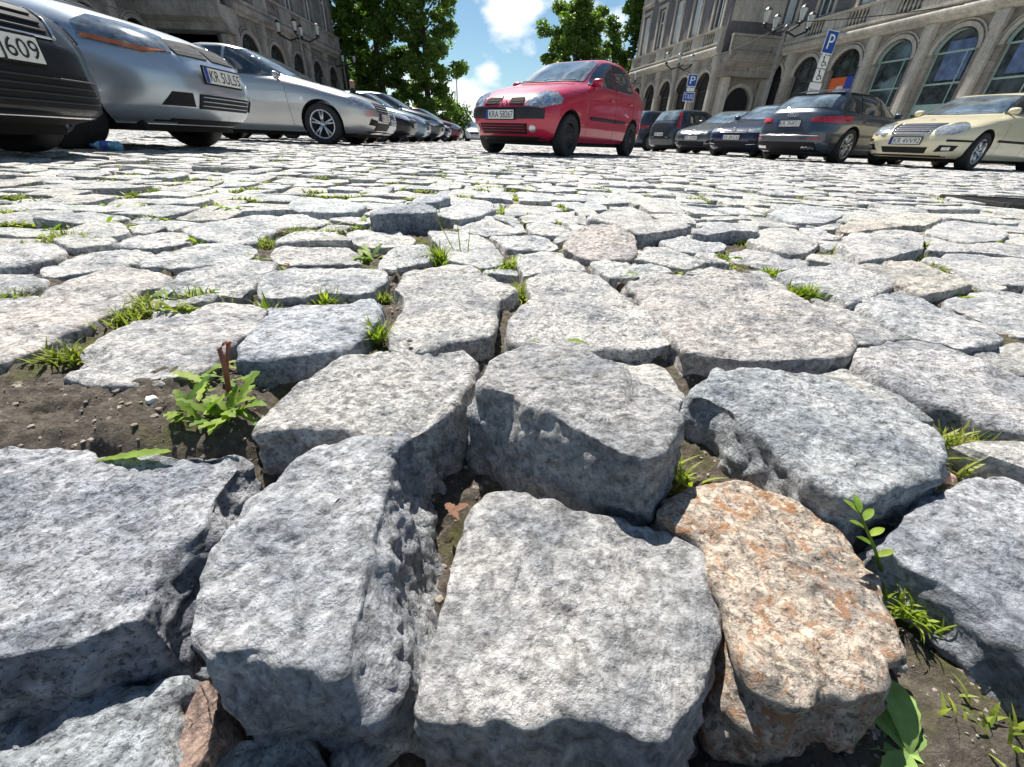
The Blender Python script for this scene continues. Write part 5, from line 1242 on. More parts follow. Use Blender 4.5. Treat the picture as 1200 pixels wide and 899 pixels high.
# ============================================================ trees
def tree(label, x, y, h, crown_r, crown_z, seed, mat, name='broadleaf_tree', n=16000, leaf=.17, squash=1.0, group=None):
    rs_ = np.random.RandomState(seed); root = empty(name, (x, y, 0)); tag(root, label, 'tree', group)
    tr = MB(); pts = [(0, 0, -.05)]; rr = [.05 * h * .5]
    for k in range(1, 7): pts.append((rs_.normal(0, .12) * k * .3, rs_.normal(0, .12) * k * .3, h * .82 * k / 6)); rr.append(.025 * h * (1 - k / 7))
    tr.tube(pts, rr, 10)
    cl = []
    nb = 26
    for k in range(nb):
        zf = crown_z + (h - crown_z) * (k + .5) / nb; base = np.interp(zf * .85, [p[2] for p in pts], range(len(pts)))
        az = k * 2.4 + rs_.uniform(-.4, .4); env = math.sin(math.pi * min(1, max(.06, (zf - crown_z) / (h - crown_z) * .86 + .16))) ** .6
        R_ = crown_r * env * rs_.uniform(.72, 1.12)
        b0 = Vector(pts[int(base)]) ; b0.z = zf * .82
        tip = Vector((math.cos(az) * R_, math.sin(az) * R_ * squash, zf + rs_.uniform(-.2, .5)))
        mid = (b0 + tip) / 2 + Vector((0, 0, -.15 + rs_.uniform(0, .4)))
        tr.tube([b0, mid, tip], [.09, .05, .015], 5)
        for t in (.45, .7, .95):
            q = b0.lerp(tip, t); 
            for _ in range(3): cl.append((q.x + rs_.normal(0, .35), q.y + rs_.normal(0, .35), q.z + rs_.normal(0, .35), rs_.uniform(.45, .95) * (crown_r / 4) ** .5))
    tr.build('trunk', M['bark'], root, True)
    cl = np.array(cl); ci = rs_.randint(0, len(cl), n); c = cl[ci]
    dv = rs_.normal(0, 1, (n, 3)); dv /= np.linalg.norm(dv, axis=1, keepdims=True)
    P = c[:, :3] + dv * (c[:, 3:4] * rs_.uniform(.25, 1.0, (n, 1)) ** .6) * np.array([1, 1, .75])
    a = rs_.normal(0, 1, (n, 3)); a[:, 2] *= .6; a /= np.linalg.norm(a, axis=1, keepdims=True)
    b = np.cross(a, rs_.normal(0, 1, (n, 3))); b /= np.linalg.norm(b, axis=1, keepdims=True); s = leaf * rs_.uniform(.6, 1.35, (n, 1))
    v = np.stack([P - a * s, P + b * s * .55, P + a * s, P - b * s * .55], 1).reshape(-1, 3)
    me = bpy.data.meshes.new('crown'); me.vertices.add(4 * n); me.vertices.foreach_set('co', v.astype(np.float32).ravel()); me.loops.add(4 * n); me.loops.foreach_set('vertex_index', np.arange(4 * n, dtype=np.int32)); me.polygons.add(n); me.polygons.foreach_set('loop_start', np.arange(0, 4 * n, 4, dtype=np.int32)); me.update(calc_edges=True); me.materials.append(mat)
    o = bpy.data.objects.new('crown', me); COL.objects.link(o); o.parent = root
    return root
tree('dense dark tree right beside the stone block on the left', -19.0, 53, 20, 5.0, 1.6, 1, M['foliage'], n=44000, leaf=.18)
tree('tall dark green tree in the middle of the left clump', -14.6, 51, 19, 4.4, 1.8, 2, M['foliage'], n=40000, leaf=.17)
tree('paler full tree at the right end of the left clump, leaning over the last cars', -9.6, 49, 15.6, 3.4, 1.5, 3, M['foliage2'], n=32000, leaf=.16)
tree('bushy tree rising behind the roof of the red saloon', 5.6, 57, 13.8, 4.0, 3, 4, M['foliage2'], n=38000, leaf=.17)
tree('leafy tree touching the end of the building on the right', 12.6, 60, 16.6, 3.6, 3, 5, M['foliage'], n=30000, leaf=.17)
tree('small round bush behind the white hatchback', -2.9, 60, 4.3, 2.0, .6, 8, M['foliage2'], 'bush', 3500, .16)
tree('low green bush left of the white hatchback', -7.8, 56, 3.0, 2.0, .4, 9, M['foliage'], 'bush', 3500, .16)
tree('low far bush at the foot of the dark monument', -13.5, 92, 4.2, 3.0, .4, 10, M['foliage'], 'bush', 3500, .22)
# far monument
mo = MB(); mo.box((0, 0, .5), (5, 5, 1), 0, .1); mo.box((0, 0, 2.6), (2.6, 2.6, 3.4), 0, .1); mo.box((0, 0, 4.5), (3, 3, .4), 0, .05)
mo.tube([(0, 0, 4.7), (0, 0, 5.6), (0, 0, 6.6), (0, 0, 7.0)], [.85, .7, .75, .35], 10); mo.lathe([(0, 8.1), (.28, 7.95), (.36, 7.6), (.2, 7.2), (.25, 6.9)], 12); mo.tube([(.6, 0, 6.4), (1.1, 0, 7.2), (1.3, 0, 10.0)], .12, 6)
r_ = mo.build('monument', M['iron'], None, True, (0, 0, 0)); r_.location = (-17.9, 119, 0); tag(r_, 'dark statue on a stepped plinth far off at the end of the square', 'monument')
for k, (u, Y_, h, lab) in enumerate(((537, 95, 10.5, 'thin tall mast behind the white hatchback'), (525, 110, 6.8, 'slim far pole, the left of a pair beside the monument'), (530, 110, 6.6, 'slim far pole, the right of a pair beside the monument'))):
    p = at_y(u, 160, Y_); mb = MB(); mb.tube([(0, 0, 0), (0, 0, h)], [.16, .09], 8); mb.box((.3, 0, h - .15), (.9, .18, .14)); o = mb.build('mast', M['polemetal']); o.location = (p[0], Y_, 0); tag(o, lab, 'mast')

# ============================================================ lamps and signs
def lamp_post(label, u, vtop, z, n=4, arm=1.25, lean=0):
    d = ray(u, vtop); t = (z - CAMH) / d[2]; x, y = d[0] * t, d[1] * t
    root = empty('lamp_post', (x, y, 0), R(12)); tag(root, label, 'lamp post', 'multi lantern lamp posts round the square')
    mb = MB(); mb.lathe([(.24, 0), (.24, .25), (.17, .4), (.13, 1.1), (.10, 1.25), (.085, z - .6), (.12, z - .5), (.06, z - .42), (0, z - .35)], 14); mb.build('pole', M['polemetal'], root, True)
    mb = MB(); mb.tube([(-arm, 0, z - .55), (-arm * .5, 0, z - .80), (0, 0, z - .62), (arm * .5, 0, z - .80), (arm, 0, z - .55)], .045, 8)
    if n > 2: mb.tube([(0, -arm * .7, z - .55), (0, 0, z - .72), (0, arm * .7, z - .55)], .045, 8)
    mb.build('arm', M['lampmetal'], root, True)
    pos = [(-arm, 0), (arm, 0), (0, -arm * .7), (0, arm * .7)][:n] if n != 3 else [(-arm, 0), (0, 0), (arm, 0)]
    for (px_, py_) in pos:
        mb = MB(); mb.lathe([(0, z - .52), (.10, z - .5), (.12, z - .44), (.09, z - .40)], 8, 'Z', (px_, py_, 0)); mb.lathe([(.17, z + .05), (.185, z + .07), (.10, z + .16), (.03, z + .20), (0, z + .26)], 8, 'Z', (px_, py_, 0)); ln = mb.build('lantern_cap', M['lampmetal'], root)
        mb = MB(); mb.lathe([(.07, z - .40), (.165, z + .05)], 8, 'Z', (px_, py_, 0)); mb.build('lantern_glass', M['milk'], ln)
lamp_post('lamp post with pale pole leaning past the arched windows on the right', 926, 17, 6.0, 4)
lamp_post('lamp post at the wing corner behind the parking and taxi sign', 797, 66, 6.0, 3, 1.0)
lamp_post('lamp post low behind the boot of the red saloon', 734, 87, 6.0, 3, 1.0)
lamp_post('lamp post with four lanterns in front of the stone block on the left', 348, 30, 6.2, 4, 1.2)
lamp_post('lamp post in the shade of the dark trees, nearer the building', 401, 66, 6.2, 3, 1.0)
lamp_post('lamp post under the pale tree above the tall dark car', 434, 89, 6.0, 3, 1.0)
def hang(label, p, q, sag):
    pts = [(p[0] + (q[0] - p[0]) * t, p[1] + (q[1] - p[1]) * t, p[2] + (q[2] - p[2]) * t - sag * 4 * t * (1 - t)) for t in np.linspace(0, 1, 14)]
    o = MB().tube(pts, .02, 5).build('hanging_cable', M['lampmetal'], None, False, pts[0]); tag(o, label, 'cable')
def wp(u, v, z): d = ray(u, v); t = (z - CAMH) / d[2]; return (d[0] * t, d[1] * t, z)
hang('thin cable strung between the lamp posts on the right', wp(800, 72, 5.6), wp(921, 28, 5.6), .35)
hang('thin cable from the lamp post to the right edge', wp(926, 26, 5.6), wp(1130, 5, 5.8), .1)
hang('thin cable sagging between the two lamp posts by the trees', wp(348, 45, 5.6), wp(401, 76, 5.6), .5)
def sign(label, x, y, ztop, w, items, rz):
    root = empty('road_sign', (x, y, 0), rz); tag(root, label, 'sign')
    MB().tube([(0, 0, 0), (0, 0, ztop - .05)], .032, 10).build('pole', M['polemetal'], root, True)
    z = ztop
    for (ww, hh, mat, txt, fg, th) in items:
        b = MB(); b.box((0, -.045, z - hh / 2), (ww, .012, hh), 0, .004); b.build('sign_plate', M['white'], root); pl_ = MB(); pl_.box((0, -.055, z - hh / 2), (ww - .05, .006, hh - .05)); face = pl_.build('sign_face', mat, root)
        if txt == 'chair':
            m_ = MB(); m_.tube([(.08, -.062, z - hh * .55), (-.02, -.062, z - hh * .55), (-.05, -.062, z - hh * .25)], .018, 6); m_.tube([(.08, -.062, z - hh * .55), (.13, -.062, z - hh * .8)], .018, 6)
            m_.tube([(math.cos(t) * hh * .2 - .02, -.062, z - hh * .68 + math.sin(t) * hh * .2) for t in np.linspace(-.3, -4.2, 12)], .013, 5); m_.lathe([(0, -.066), (.035, -.066), (.035, -.058)], 10, 'Y', (-.055, 0, z - hh * .16)); m_.build('wheelchair_symbol', fg, face)
        elif txt:
            t = text_mesh('sign_lettering', txt, th, ww * (.5 if len(txt) < 2 else .78), fg); t.parent = face; t.rotation_euler = (R(90), 0, 0); t.location = (0, -.0595, z - hh * .5 - th * .36)
        z -= hh + .04
    return root
sign('blue parking sign above wheelchair plates and a white notice', 10.35, 18.0, 3.75, .6, [(.58, .62, M['signblue'], 'P', M['white'], .5), (.46, .34, M['white'], 'chair', M['ink'], 0), (.46, .34, M['white'], 'chair', M['ink'], 0), (.62, .42, M['white'], 'Nie dotyczy', M['ink'], .10)], R(24))
sign('blue parking sign with a taxi plate in front of the wing', 8.3, 25.0, 3.3, .55, [(.50, .50, M['signblue'], 'P', M['white'], .4), (.42, .14, M['white'], None, M['ink'], 0), (.60, .38, M['signblue'], 'TAXI', M['white'], .26)], R(10))
# ---- person behind the left row
def person(label, x, y, rz):
    root = empty('person', (x, y, 0), rz); tag(root, label, 'person')
    me = bpy.data.meshes.new('body'); J = [(0, 0, .95), (0, 0, 1.2), (0, 0, 1.42), (0, 0, 1.52), (0, .01, 1.62), (0, 0, 1.74), (.1, 0, .90), (.11, .02, .5), (.11, 0, .07), (.11, .14, .04), (-.1, 0, .90), (-.11, .02, .5), (-.11, 0, .07), (-.11, .14, .04), (.19, 0, 1.42), (.25, -.02, 1.14), (.24, .10, .92), (-.19, 0, 1.42), (-.25, -.02, 1.14), (-.24, .10, .92)]
    E = [(0, 1), (1, 2), (2, 3), (3, 4), (4, 5), (0, 6), (6, 7), (7, 8), (8, 9), (0, 10), (10, 11), (11, 12), (12, 13), (2, 14), (14, 15), (15, 16), (2, 17), (17, 18), (18, 19)]
    rad_ = [.15, .15, .13, .062, .10, .075, .095, .065, .045, .035, .095, .065, .045, .035, .065, .045, .035, .065, .045, .035]
    me.from_pydata(J, E, []); o = bpy.data.objects.new('body', me); COL.objects.link(o)
    sk = o.modifiers.new('s', 'SKIN'); ly = me.skin_vertices[0]
    for v, r_ in zip(ly.data, rad_): v.radius = (r_, r_)
    ly.data[0].use_root = True
    o.modifiers.new('u', 'SUBSURF').levels = 2
    dg = bpy.context.evaluated_depsgraph_get(); m2 = bpy.data.meshes.new_from_object(o.evaluated_get(dg)); o.modifiers.clear(); o.data = m2; m2.materials.clear(); m2.materials.append(M['cloth']); m2.materials.append(M['skin'])
    for p in m2.polygons: p.use_smooth = True; p.material_index = 1 if p.center.z > 1.5 or (p.center.z < .95 and abs(p.center.x) > .2) else 0
    o.parent = root
    h = MB(); h.box((.035, .115, 1.66), (.025, .02, .012), 0, .004); h.box((-.035, .115, 1.66), (.025, .02, .012), 0, .004); h.box((0, .13, 1.62), (.022, .03, .045), 0, .006); h.box((0, .118, 1.575), (.05, .012, .012), 0, .003); h.box((.108, 0, 1.64), (.02, .04, .06), 0, .008); h.box((-.108, 0, 1.64), (.02, .04, .06), 0, .008); h.build('face', M['skin'], root)
person('bald man in a dark jacket standing behind the left row of cars', -5.75, 16.5, R(-60))
# ---- bottle
b = MB(); pr = [(0, 0), (.030, 0), (.036, .008), (.036, .055), (.034, .06), (.036, .065), (.036, .17), (.033, .19), (.02, .225), (.013, .24), (.013, .25)]
b.lathe([(r_, h) for r_, h in pr], 24, 'X'); M['petblue'] = simple('bottle_blue', (.12, .40, .62), .12, coat=1); M['labelblue'] = simple('bottle_label', (.03, .10, .45), .4, var=.5, scale=30)
bt = empty('water_bottle', (0, 0, 0)); bo = b.build('bottle_body', M['petblue'], bt, True); b = MB(); b.lathe([(.0365, .07), (.0375, .072), (.0375, .15), (.0365, .152)], 24, 'X'); b.build('label', M['labelblue'], bt, True)
b = MB(); b.lathe([(0, .272), (.015, .272), (.0155, .25), (.0135, .248)], 18, 'X'); b.build('cap', M['bannerblue'], bt, True)
bx, by = at_y(103, 176, 3.75)[:2]; bt.location = (bx - .02, by, .045); bt.rotation_euler = (0, 0, R(-8) + math.pi); bt.location = (bx + .28, by, .045); tag(bt, 'blue plastic water bottle lying by the front tyre of the silver car', 'bottle')
# ---- drain grate
gx_, gy_ = ground(1165, 240, 0)
root = empty('drain_cover', (gx_ + .55, gy_ + .0, .008), R(-8)); tag(root, 'dark iron grid cover set in the paving at the right edge', 'drain cover')
mb = MB()
for (c_, d_) in (((0, .22, 0), (1.2, .03, .022)), ((0, -.22, 0), (1.2, .03, .022)), ((.585, 0, 0), (.03, .41, .022)), ((-.585, 0, 0), (.03, .41, .022))): mb.box(c_, d_, 0, .004)
mb.build('frame', M['iron'], root); mb = MB()
for k in range(16): mb.box((-.52 + k * .07, 0, -.004), (.022, .40, .012), 0, 0)
for k in range(5): mb.box((0, -.16 + k * .08, -.001), (1.1, .02, .014), 0, 0)
mb.build('grid', M['iron'], root)
# ============================================================ plants and small litter
def blade(mb, p, az, L, w, lean, curl=.6, n=5):
    x, y, z = p; dx, dy = math.cos(az), math.sin(az); px, py = -dy, dx; vs = []; a = math.pi / 2 - lean; cx = 0; cz = 0
    for k in range(n + 1):
        t = k / n; ww = w * (1 - t ** 1.6) * (.55 + .45 * min(1, t * 4)); vs += [(x + dx * cx + px * ww, y + dy * cx + py * ww, z + cz), (x + dx * cx - px * ww, y + dy * cx - py * ww, z + cz)]
        cx += math.cos(a) * L / n; cz += math.sin(a) * L / n; a -= curl * 1.6 / n
    mb.add(vs, [(2 * k, 2 * k + 1, 2 * k + 3, 2 * k + 2) for k in range(n)])
def leafm(mb, p, az, L, w, pitch, curl=.5, lobes=0, n=9, fold=.25):
    """leaf along az; pitch = rise angle at its base; lobes = toothed edge depth"""
    x, y, z = p; dx, dy = math.cos(az), math.sin(az); px, py = -dy, dx; vs = []; a = pitch; cx = cz = 0
    for k in range(n + 1):
        t = k / n; s = math.sin(math.pi * min(1, (t * .92 + .06))) ** .75 * (.45 + .75 * t if lobes else 1); ww = w * s * (1 - lobes * (k % 2)); ww = max(ww, w * .06)
        for q in (-1, 0, 1): vs.append((x + dx * cx + px * ww * q, y + dy * cx + py * ww * q, z + cz + (abs(q) * ww * fold)))
        cx += math.cos(a) * L / n; cz += math.sin(a) * L / n; a -= curl * 2 / n
    fs = []
    for k in range(n):
        b = 3 * k; fs += [(b, b + 1, b + 4, b + 3), (b + 1, b + 2, b + 5, b + 4)]
    mb.add(vs, fs)
def soilz(x, y): return float(soil_h(np.array([x]), np.array([y]))[0]) if (abs(x) < 1 and y < 1.15) else -.014
prs = random.Random(11)
_polys = [(np.array(p_), np.array(p_).min(0), np.array(p_).max(0)) for p_ in list(TRP) + [np.array(q_) for q_ in GEN if -.9 < np.mean(q_, 0)[0] < .9 and np.mean(q_, 0)[1] < 2.6]]
def on_stone(x, y):
    for p_, a_, b_ in _polys:
        if a_[0] < x < b_[0] and a_[1] < y < b_[1] and inside(np.array([x]), np.array([y]), p_)[0]: return True
    return False
def to_joint(x, y, rmax=.05):
    if not on_stone(x, y): return x, y
    for k in range(1, 16):
        r_ = rmax * k / 15
        for j_ in range(16):
            a_ = j_ * .3927; xx, yy_ = x + r_ * math.cos(a_), y + r_ * math.sin(a_)
            if not on_stone(xx, yy_): return xx, yy_
    return x, y
def tuft(u, v, n, L, label, z=None, w=.0018, mat='grass', name='grass_tuft', group='grass tufts in the joints', spread=.02, zz=-.012):
    x, y = ground(u, v, zz); zb = soilz(x, y) if z is None else z
    x, y = to_joint(x, y); mb = MB(); w = w if v < 600 else .0011
    for _ in range(int(n * 1.7)):
        for at_ in range(5):
            bx_, by_ = x + prs.gauss(0, spread / (1 + at_ * .5)), y + prs.gauss(0, spread * .6 / (1 + at_ * .5))
            if not on_stone(bx_, by_): break
        else: continue
        blade(mb, (bx_, by_, zb - .002), prs.uniform(0, 6.28), (L * .8 + (.012 if v < 600 else 0)) * prs.uniform(.5, 1.15), w * prs.uniform(.7, 1.3), prs.uniform(.05, .9), prs.uniform(.2, 1.0))
    o = mb.build(name, M[mat], None, False, (x, y, zb)); tag(o, label, 'grass', group); return o
def weed(u, v, n, L, w, label, lobes=.4, mat='leaf', zz=-.008, pitch=(.15, .9), name='weed', group='leafy weeds in the joints', spread=.012, z=None):
    x, y = to_joint(*ground(u, v, zz)); zb = soilz(x, y) if z is None else z; mb = MB()
    for k in range(n):
        az = k * 2.4 + prs.uniform(-.4, .4); leafm(mb, (x + prs.gauss(0, spread), y + prs.gauss(0, spread * .6), zb), az, L * prs.uniform(.6, 1.15), w * prs.uniform(.8, 1.2), prs.uniform(*pitch), prs.uniform(.2, .7), lobes)
    o = mb.build(name, M[mat], None, True, (x, y, zb)); tag(o, label, 'weed', group); return o
# near plants
GX = [
 (522, 262, 90, .055, 'short dense grass tuft beside the proud sett with the blue black face'),
 (548, 306, 90, .045, 'wide grass tuft with three long thin blades behind the cracked sett'),
 (965, 346, 150, .030, 'bright green grass cushion in front of the broad grey sett'),
 (595, 318, 120, .030, 'grass filling the top of the middle joint'),
 (603, 345, 100, .028, 'mossy grass lower down the middle joint'),
 (437, 397, 40, .030, 'small grass tuft left of the cracked sett'),
 (362, 346, 40, .028, 'grass sprig at the front of the wide sett'),
 (290, 382, 24, .030, 'sparse grass sprig between two bright setts on the left'),
 (85, 288, 90, .030, 'mossy grass joint among the setts at far left'),
 (160, 366, 110, .022, 'yellow green moss strip on the left beside the long pinkish sett'),
 (130, 378, 70, .018, 'moss patch in the gap left of the broad bright sett'),
 (245, 350, 80, .022, 'moss and grass strip under the pale sett'),
 (425, 346, 60, .018, 'thin moss line in front of the wide sett'),
 (370, 283, 130, .016, 'moss line in front of the small framed sett'),
 (307, 290, 110, .022, 'moss corner left of the small framed sett'),
 (900, 322, 130, .020, 'long green strip of low weeds behind the very large sett'),
 (880, 286, 110, .018, 'green strip in the weedy joint on the right'),
 (1150, 535, 90, .020, 'moss and grass around the greenish cobble'),
 (1190, 425, 70, .016, 'moss under the thin flat sett at the right edge'),
 (1065, 303, 30, .016, 'faint moss at the foot of the tall blocky sett'),
 (1075, 722, 46, .022, 'yellow green grass clump right of the rust stained sett'),
 (1150, 860, 16, .020, 'few bent yellowish blades at the bottom right'),
 (1193, 695, 14, .015, 'short blades by the smooth bluish sett at the right edge'),
 (800, 528, 16, .022, 'tiny grass blades at the right corner of the raised tilted sett'),
 (75, 425, 50, .016, 'flat moss by the lower left gap'),
 (20, 355, 60, .018, 'mossy patch at the left edge'),
 (667, 260, 40, .02, 'yellowish tuft right of the small flat sett'),
 (880, 238, 30, .03, 'grass by the dark notch right of middle'),
]
for g in GX:
    tuft(g[0], g[1], g[2], g[3], g[4], spread=.024 if g[2] > 60 else .012, zz=-.05 if g[1] > 600 else -.012, mat='moss' if 'moss' in g[4] else 'grass', w=.0015 if 'moss' in g[4] else .0018)
mb = MB()
for (u, v, az, L, lean) in ((540, 300, 1.9, .085, .35), (535, 300, 2.6, .12, .55), (548, 302, 1.2, .07, .15)):
    x, y = ground(u, v, -.01); blade(mb, (x, y, -.012), az, L, .0016, lean, .15, 8)
o = mb.build('tall_grass', M['grass'], None, False, (x, y, -.012)); tag(o, 'three long thin grass blades standing up from the middle tuft', 'grass')
WD = [
 (596, 250, 16, .05, .008, 'leafy plant growing out of the square hole behind the small flat sett'),
 (421, 268, 14, .05, .009, 'broad weed left of the proud sett'),
 (445, 270, 8, .06, .009, 'flat leaves spreading at the foot of the proud sett'),
 (381, 237, 10, .06, .010, 'pale green weed behind the sett with the long black front'),
 (430, 300, 14, .045, .008, 'leafy weed between the sett in front of the proud one and the grey brown one'),
 (330, 318, 5, .03, .006, 'small weed above the pinkish pebble'),
 (686, 300, 16, .035, .007, 'green weed in front of the pinkish slab'),
 (790, 318, 10, .03, .007, 'small weed left of the very large sett'),
 (850, 304, 22, .035, .008, 'dark green weed cluster in the right hand joint'),
 (835, 312, 12, .035, .008, 'weed below the lens shaped pale sett'),
 (865, 283, 12, .03, .007, 'weed behind the low flat sett'),
 (1112, 346, 10, .03, .007, 'weed in the hollow under the yellowish sett, left part'),
 (1152, 338, 16, .03, .007, 'flat weed under the yellowish sett, right part'),
 (55, 270, 12, .05, .008, 'weed at far left in front of a pale sett'),
 (120, 246, 10, .06, .009, 'weed farther back on the left'),
 (133, 264, 14, .05, .009, 'dense weed by the tiny sett on the left'),
 (208, 283, 14, .04, .008, 'rosette at the corner of the leafy sett on the left'),
 (280, 249, 14, .06, .009, 'weed at the back of the big irregular white sett'),
 (290, 305, 8, .03, .006, 'weed at the right end of the slotted sett'),
 (190, 350, 16, .030, .007, 'weed strip left of the silvery leaves'),
 (240, 352, 16, .028, .006, 'low weed right of the silvery leaves'),
 (75, 263, 8, .04, .007, 'small weed among the far left setts'),
 (382, 265, 5, .05, .008, 'flat weed on top of the big irregular white sett'),
]
for q in WD: weed(q[0], q[1], q[2], q[3], q[4], q[5])
M['silverleaf'] = leaf_mat('silver_leaf', (.30, .38, .28), (.46, .52, .42), .2)
weed(205, 346, 16, .035, .009, 'silvery grey green leaves in the moss on the left', .2, 'silverleaf', pitch=(.3, 1.1))
# dandelion with the bent red stalk
weed(262, 490, 30, .036, .0058, 'bright green dandelion growing in the dirt patch on the left', .5, 'leaf', -.012, (.3, 1.35), 'dandelion', None, .012)
weed(262, 452, 12, .036, .0055, 'looser dandelion leaves behind the bright one', .5, 'leaf', -.012, (.1, .6), 'dandelion', None, .016)
weed(180, 520, 7, .045, .010, 'low yellowing leaves left of the dandelion', .4, 'leaf', -.006, (.05, .5), 'weed', None, .018)
x, y = ground(268, 470, -.012); zt = -.014
mb = MB(); P0 = at_y(268, 470, y); 
def atp(u, v, y_): return at_y(u, v, y_)
mb.tube([atp(269, 462, y), atp(264, 432, y), atp(257, 409, y - .002), atp(262, 403, y), atp(268, 401, y + .002), atp(266, 420, y + .004), atp(267, 450, y + .005)], [.0022, .0021, .0018, .0014, .0018, .0013, .0012], 8)
o = mb.build('flower_stalk', M['redstalk'], None, True, (x, y, zt)); tag(o, 'reddish brown flower stalk bent into a hook above the dandelion', 'stalk')
x, y = ground(112, 540, -.009); mb = MB(); leafm(mb, (x, y, -.009), .25, .048, .006, .08, .06, .3, 13); o = mb.build('serrated_leaf', M['leaf'], None, True, (x, y, -.009)); tag(o, 'long serrated dark green leaf lying over the edge of the lower left sett', 'leaf')
# plantain bottom right
x, y = ground(1066, 884, -.05); mb = MB()
for (az, L, w, pt) in ((2.0, .032, .0095, .5), (.9, .026, .009, .4), (2.7, .030, .008, .25), (-.3, .026, .008, .35), (1.4, .028, .008, .8), (-2.6, .022, .007, .5)): leafm(mb, (x, y, -.05), az, L * 1.2, w * 1.2, pt, .55, .10, 12, .22)
o = mb.build('broadleaf_weed', M['leaf_big'], None, False, (x, y, -.05)); tag(o, 'broad rounded light green leaves at the bottom right', 'weed')
# seedling right of the rust stained sett
x, y = ground(1030, 660, -.02); mb = MB(); top = atp(1008, 600, y); base = atp(1034, 672, y)
mb.tube([base, atp(1024, 640, y), atp(1012, 612, y), top], [.0010, .0009, .0007, .0003], 6)
for k, (u, v, az) in enumerate(((1028, 652, .2), (1024, 640, 2.8), (1018, 628, .3), (1015, 620, 2.9), (1011, 610, .6), (1009, 603, 2.3), (1008, 600, 1.4))):
    p = atp(u, v, y); leafm(mb, p, az, .011, .0022, .5, .2, 0, 5)
o = mb.build('seedling', M['leaf'], None, True, tuple(base)); tag(o, 'thin seedling with paired leaves in the gap right of the rust stained sett', 'seedling')
# loose leaves
def loose(u, v, z, L, w, az, mat, label, lob=.3):
    x, y = ground(u, v, z); mb = MB(); leafm(mb, (x - math.cos(az) * L / 2, y - math.sin(az) * L / 2, z + .002), az, L, w, .12, .25, lob, 9, .3); o = mb.build('fallen_leaf', M[mat], None, True, (x, y, z)); tag(o, label, 'leaf', 'loose leaves')
loose(674, 402, .014, .024, .006, .1, 'leaf', 'dark green leaf tip peeping over the raised tilted sett, the larger of two'); loose(625, 402, .014, .012, .003, .9, 'leaf', 'small green leaf tip peeping over the raised tilted sett')
loose(741, 322, .012, .026, .008, .2, 'leaf', 'green leaf lying at the front of the narrow flat sett'); loose(726, 333, -.01, .02, .006, 1, 'dry', 'brown leaf in the gap before the very large sett'); loose(590, 323, -.006, .02, .006, .5, 'dry', 'brown leaf at the top of the middle joint')
loose(538, 598, -.034, .018, .004, .8, 'dry', 'curled brown leaf in the dark gap below the raised tilted sett'); loose(530, 600, -.05, .022, .005, 2.2, 'dry', 'second brown leaf deep in the gap, below the first'); loose(330, 273, .0, .03, .009, .3, 'dry', 'reddish leaf in the gap behind the small framed sett')
loose(961, 281, .012, .02, .005, .3, 'dry', 'reddish leaf at the tip of the small low sett'); loose(1062, 712, -.04, .018, .005, 1.2, 'dry', 'orange brown leaf by the yellow green grass clump'); loose(265, 430, -.008, .02, .006, 2.5, 'dry', 'dry brown leaf behind the dandelion')
# pebbles and chips
def pebble(u, v, z, r, mat, label, sq=.6, name='pebble', group=None):
    x, y = ground(u, v, z); bm = bmesh.new(); bmesh.ops.create_icosphere(bm, subdivisions=3, radius=1); vs = np.array([v_.co for v_ in bm.verts]); fs = [[v_.index for v_ in f.verts] for f in bm.faces]; bm.free()
    n = fbm(vs * 1.2 + u, 3, 3); vs = vs * (1 + n[:, None] * .28) * np.array([r, r * .8, r * sq]); o = mesh_obj(name, vs, fs, mat, None, True); o.location = (x, y, z + r * sq * .6); tag(o, label, 'pebble', group); return o
M['chipwhite'] = simple('chip_white', (.75, .73, .66), .6, scale=90); M['chipblue'] = simple('chip_blue', (.33, .42, .52), .5, scale=120); M['chippink'] = simple('chip_pink', (.5, .33, .26), .7, scale=90)
pebble(180, 473, -.008, .0055, M['chipwhite'], 'white chip of plaster on the dirt patch', .9, 'stone_chip'); pebble(1138, 770, -.05, .0042, M['chipblue'], 'flat pale blue chip in the soil at lower right', .4, 'stone_chip'); pebble(480, 400, .006, .0028, M['granite'], 'tiny dark pebble lying on the flat bright sett', .4).color = (.3, .3, .3, 1)
pebble(461, 318, -.004, .007, M['chipwhite'], 'white pebble in the joint left of the cracked sett'); pebble(336, 312, .002, .006, M['chippink'], 'pinkish pebble behind the wide sett'); pebble(1105, 562, -.02, .007, M['chippink'], 'brownish pebble in the dark gap at right')
pebble(888, 838, -.05, .007, M['granite'], 'pale pebble in the gap below the rust stained sett'); pebble(1050, 780, -.04, .005, M['granite'], 'grey pebble right of the rust stained sett'); pebble(565, 355 + 50, -.02, .006, M['granite'], 'grey pebble in the middle joint')
pebble(470, 855, -.075, .013, M['granite'], 'crumbly lump of rubble at the bottom edge, left of the large speckled sett', .8, 'rubble_lump'); pebble(440, 885, -.08, .012, M['granite'], 'lower lump of rubble at the bottom edge', .8, 'rubble_lump'); pebble(415, 890, -.085, .010, M['granite'], 'leftmost lump of rubble at the bottom edge', .8, 'rubble_lump')
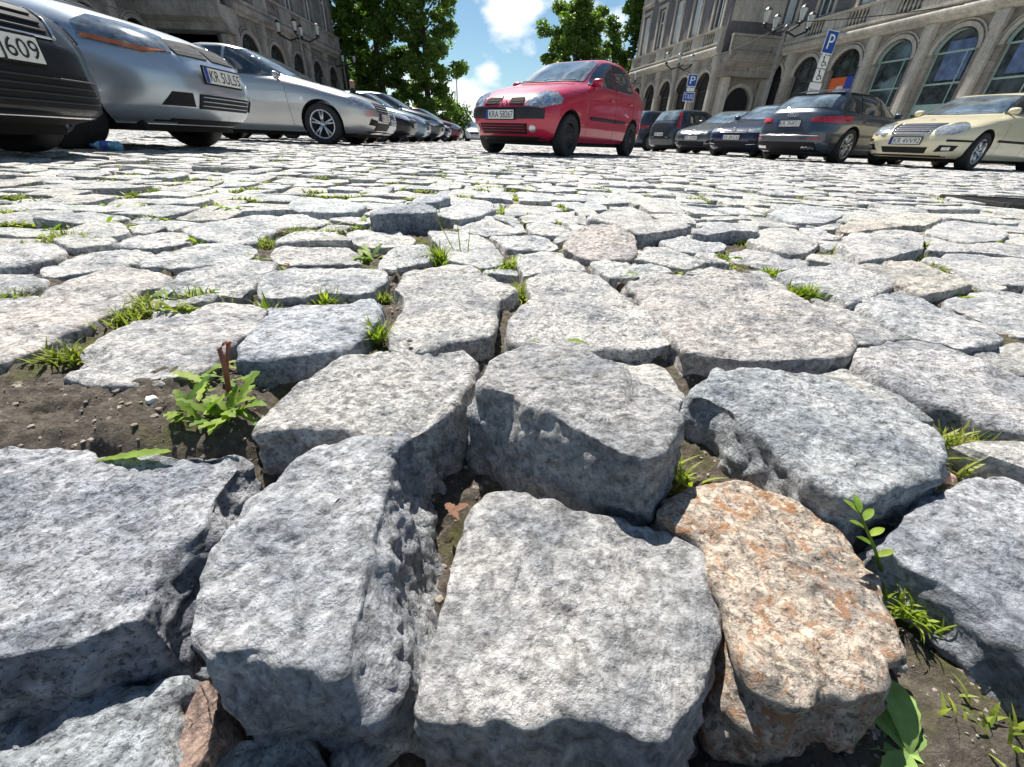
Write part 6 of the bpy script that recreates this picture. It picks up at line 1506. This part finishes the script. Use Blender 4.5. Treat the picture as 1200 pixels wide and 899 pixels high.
# gravel and crumbs: countless
rg = np.random.RandomState(9); bm = bmesh.new(); bmesh.ops.create_icosphere(bm, subdivisions=1, radius=1); iv = np.array([v_.co for v_ in bm.verts]); jf = np.array([[v_.index for v_ in f.verts] for f in bm.faces]); bm.free()
N_ = 60000; xs = rg.uniform(-.9, .9, N_); ys = rg.uniform(.04, 1.1, N_) ** 1.0; keep = (np.abs(xs) < 1.35 * ys + .2) & (np.hypot(xs, ys) < .85); xs, ys = xs[keep], ys[keep]; zs_ = soil_h(xs, ys); rr_ = .0006 + .0026 * rg.rand(len(xs)) ** 6
V_ = (iv[None] * rr_[:, None, None] * (1 + .3 * rg.normal(0, 1, (len(xs), len(iv), 1)).clip(-1, 1)) * np.array([1, 1, .7])) + np.c_[xs, ys, zs_ - rr_ * .15 - .0006][:, None]
Ff = (jf[None] + (np.arange(len(xs)) * len(iv))[:, None, None]).reshape(-1, 3); M['gravel'] = simple('gravel', (.24, .20, .165), .9, var=.6, scale=160)
o = mesh_obj('gravel', V_.reshape(-1, 3), Ff.tolist(), M['gravel'], None, False); o['kind'] = 'stuff'; o['label'] = 'loose crumbs of soil and gravel in the joints'
# small grass all over the joints farther back: countless
mb = MB(); rj = random.Random(4)
JP = []
for i, q in enumerate(GEN):
    c = np.mean(q, 0)
    if not (.5 < c[1] < 13): continue
    left = 1.25 if c[0] < 0 else .5
    nzv = fbm(np.array([[c[0] * 1.3, c[1] * 1.3, 0]]), 2, 8)[0]
    if rj.random() < (.62 + .9 * max(0, nzv)) * left * (1.0 if c[1] < 6 else .5): JP.append(q)
for q in JP:
    k = rj.randrange(len(q)); a, b = q[k], q[(k + 1) % len(q)]; d_ = math.hypot(*np.mean(q, 0)); nb = int(60 if d_ < 2.5 else (20 if d_ < 6 else 9))
    cc_ = np.mean(q, 0)
    for _ in range(nb):
        t = rj.random(); px_ = a[0] + (b[0] - a[0]) * t; py_ = a[1] + (b[1] - a[1]) * t; ox = (px_ - cc_[0]) * .05; oy = (py_ - cc_[1]) * .05
        blade(mb, (px_ + ox + rj.gauss(0, .004), py_ + oy + rj.gauss(0, .004), -.010), rj.uniform(0, 6.28), rj.uniform(.014, .030), .0030 + .0009 * d_, rj.uniform(.3, 1.2), .7, 3)
o = mb.build('joint_grass', M['moss'], None, False); o['kind'] = 'stuff'; o['label'] = 'moss and short grass growing in the joints of the paving'
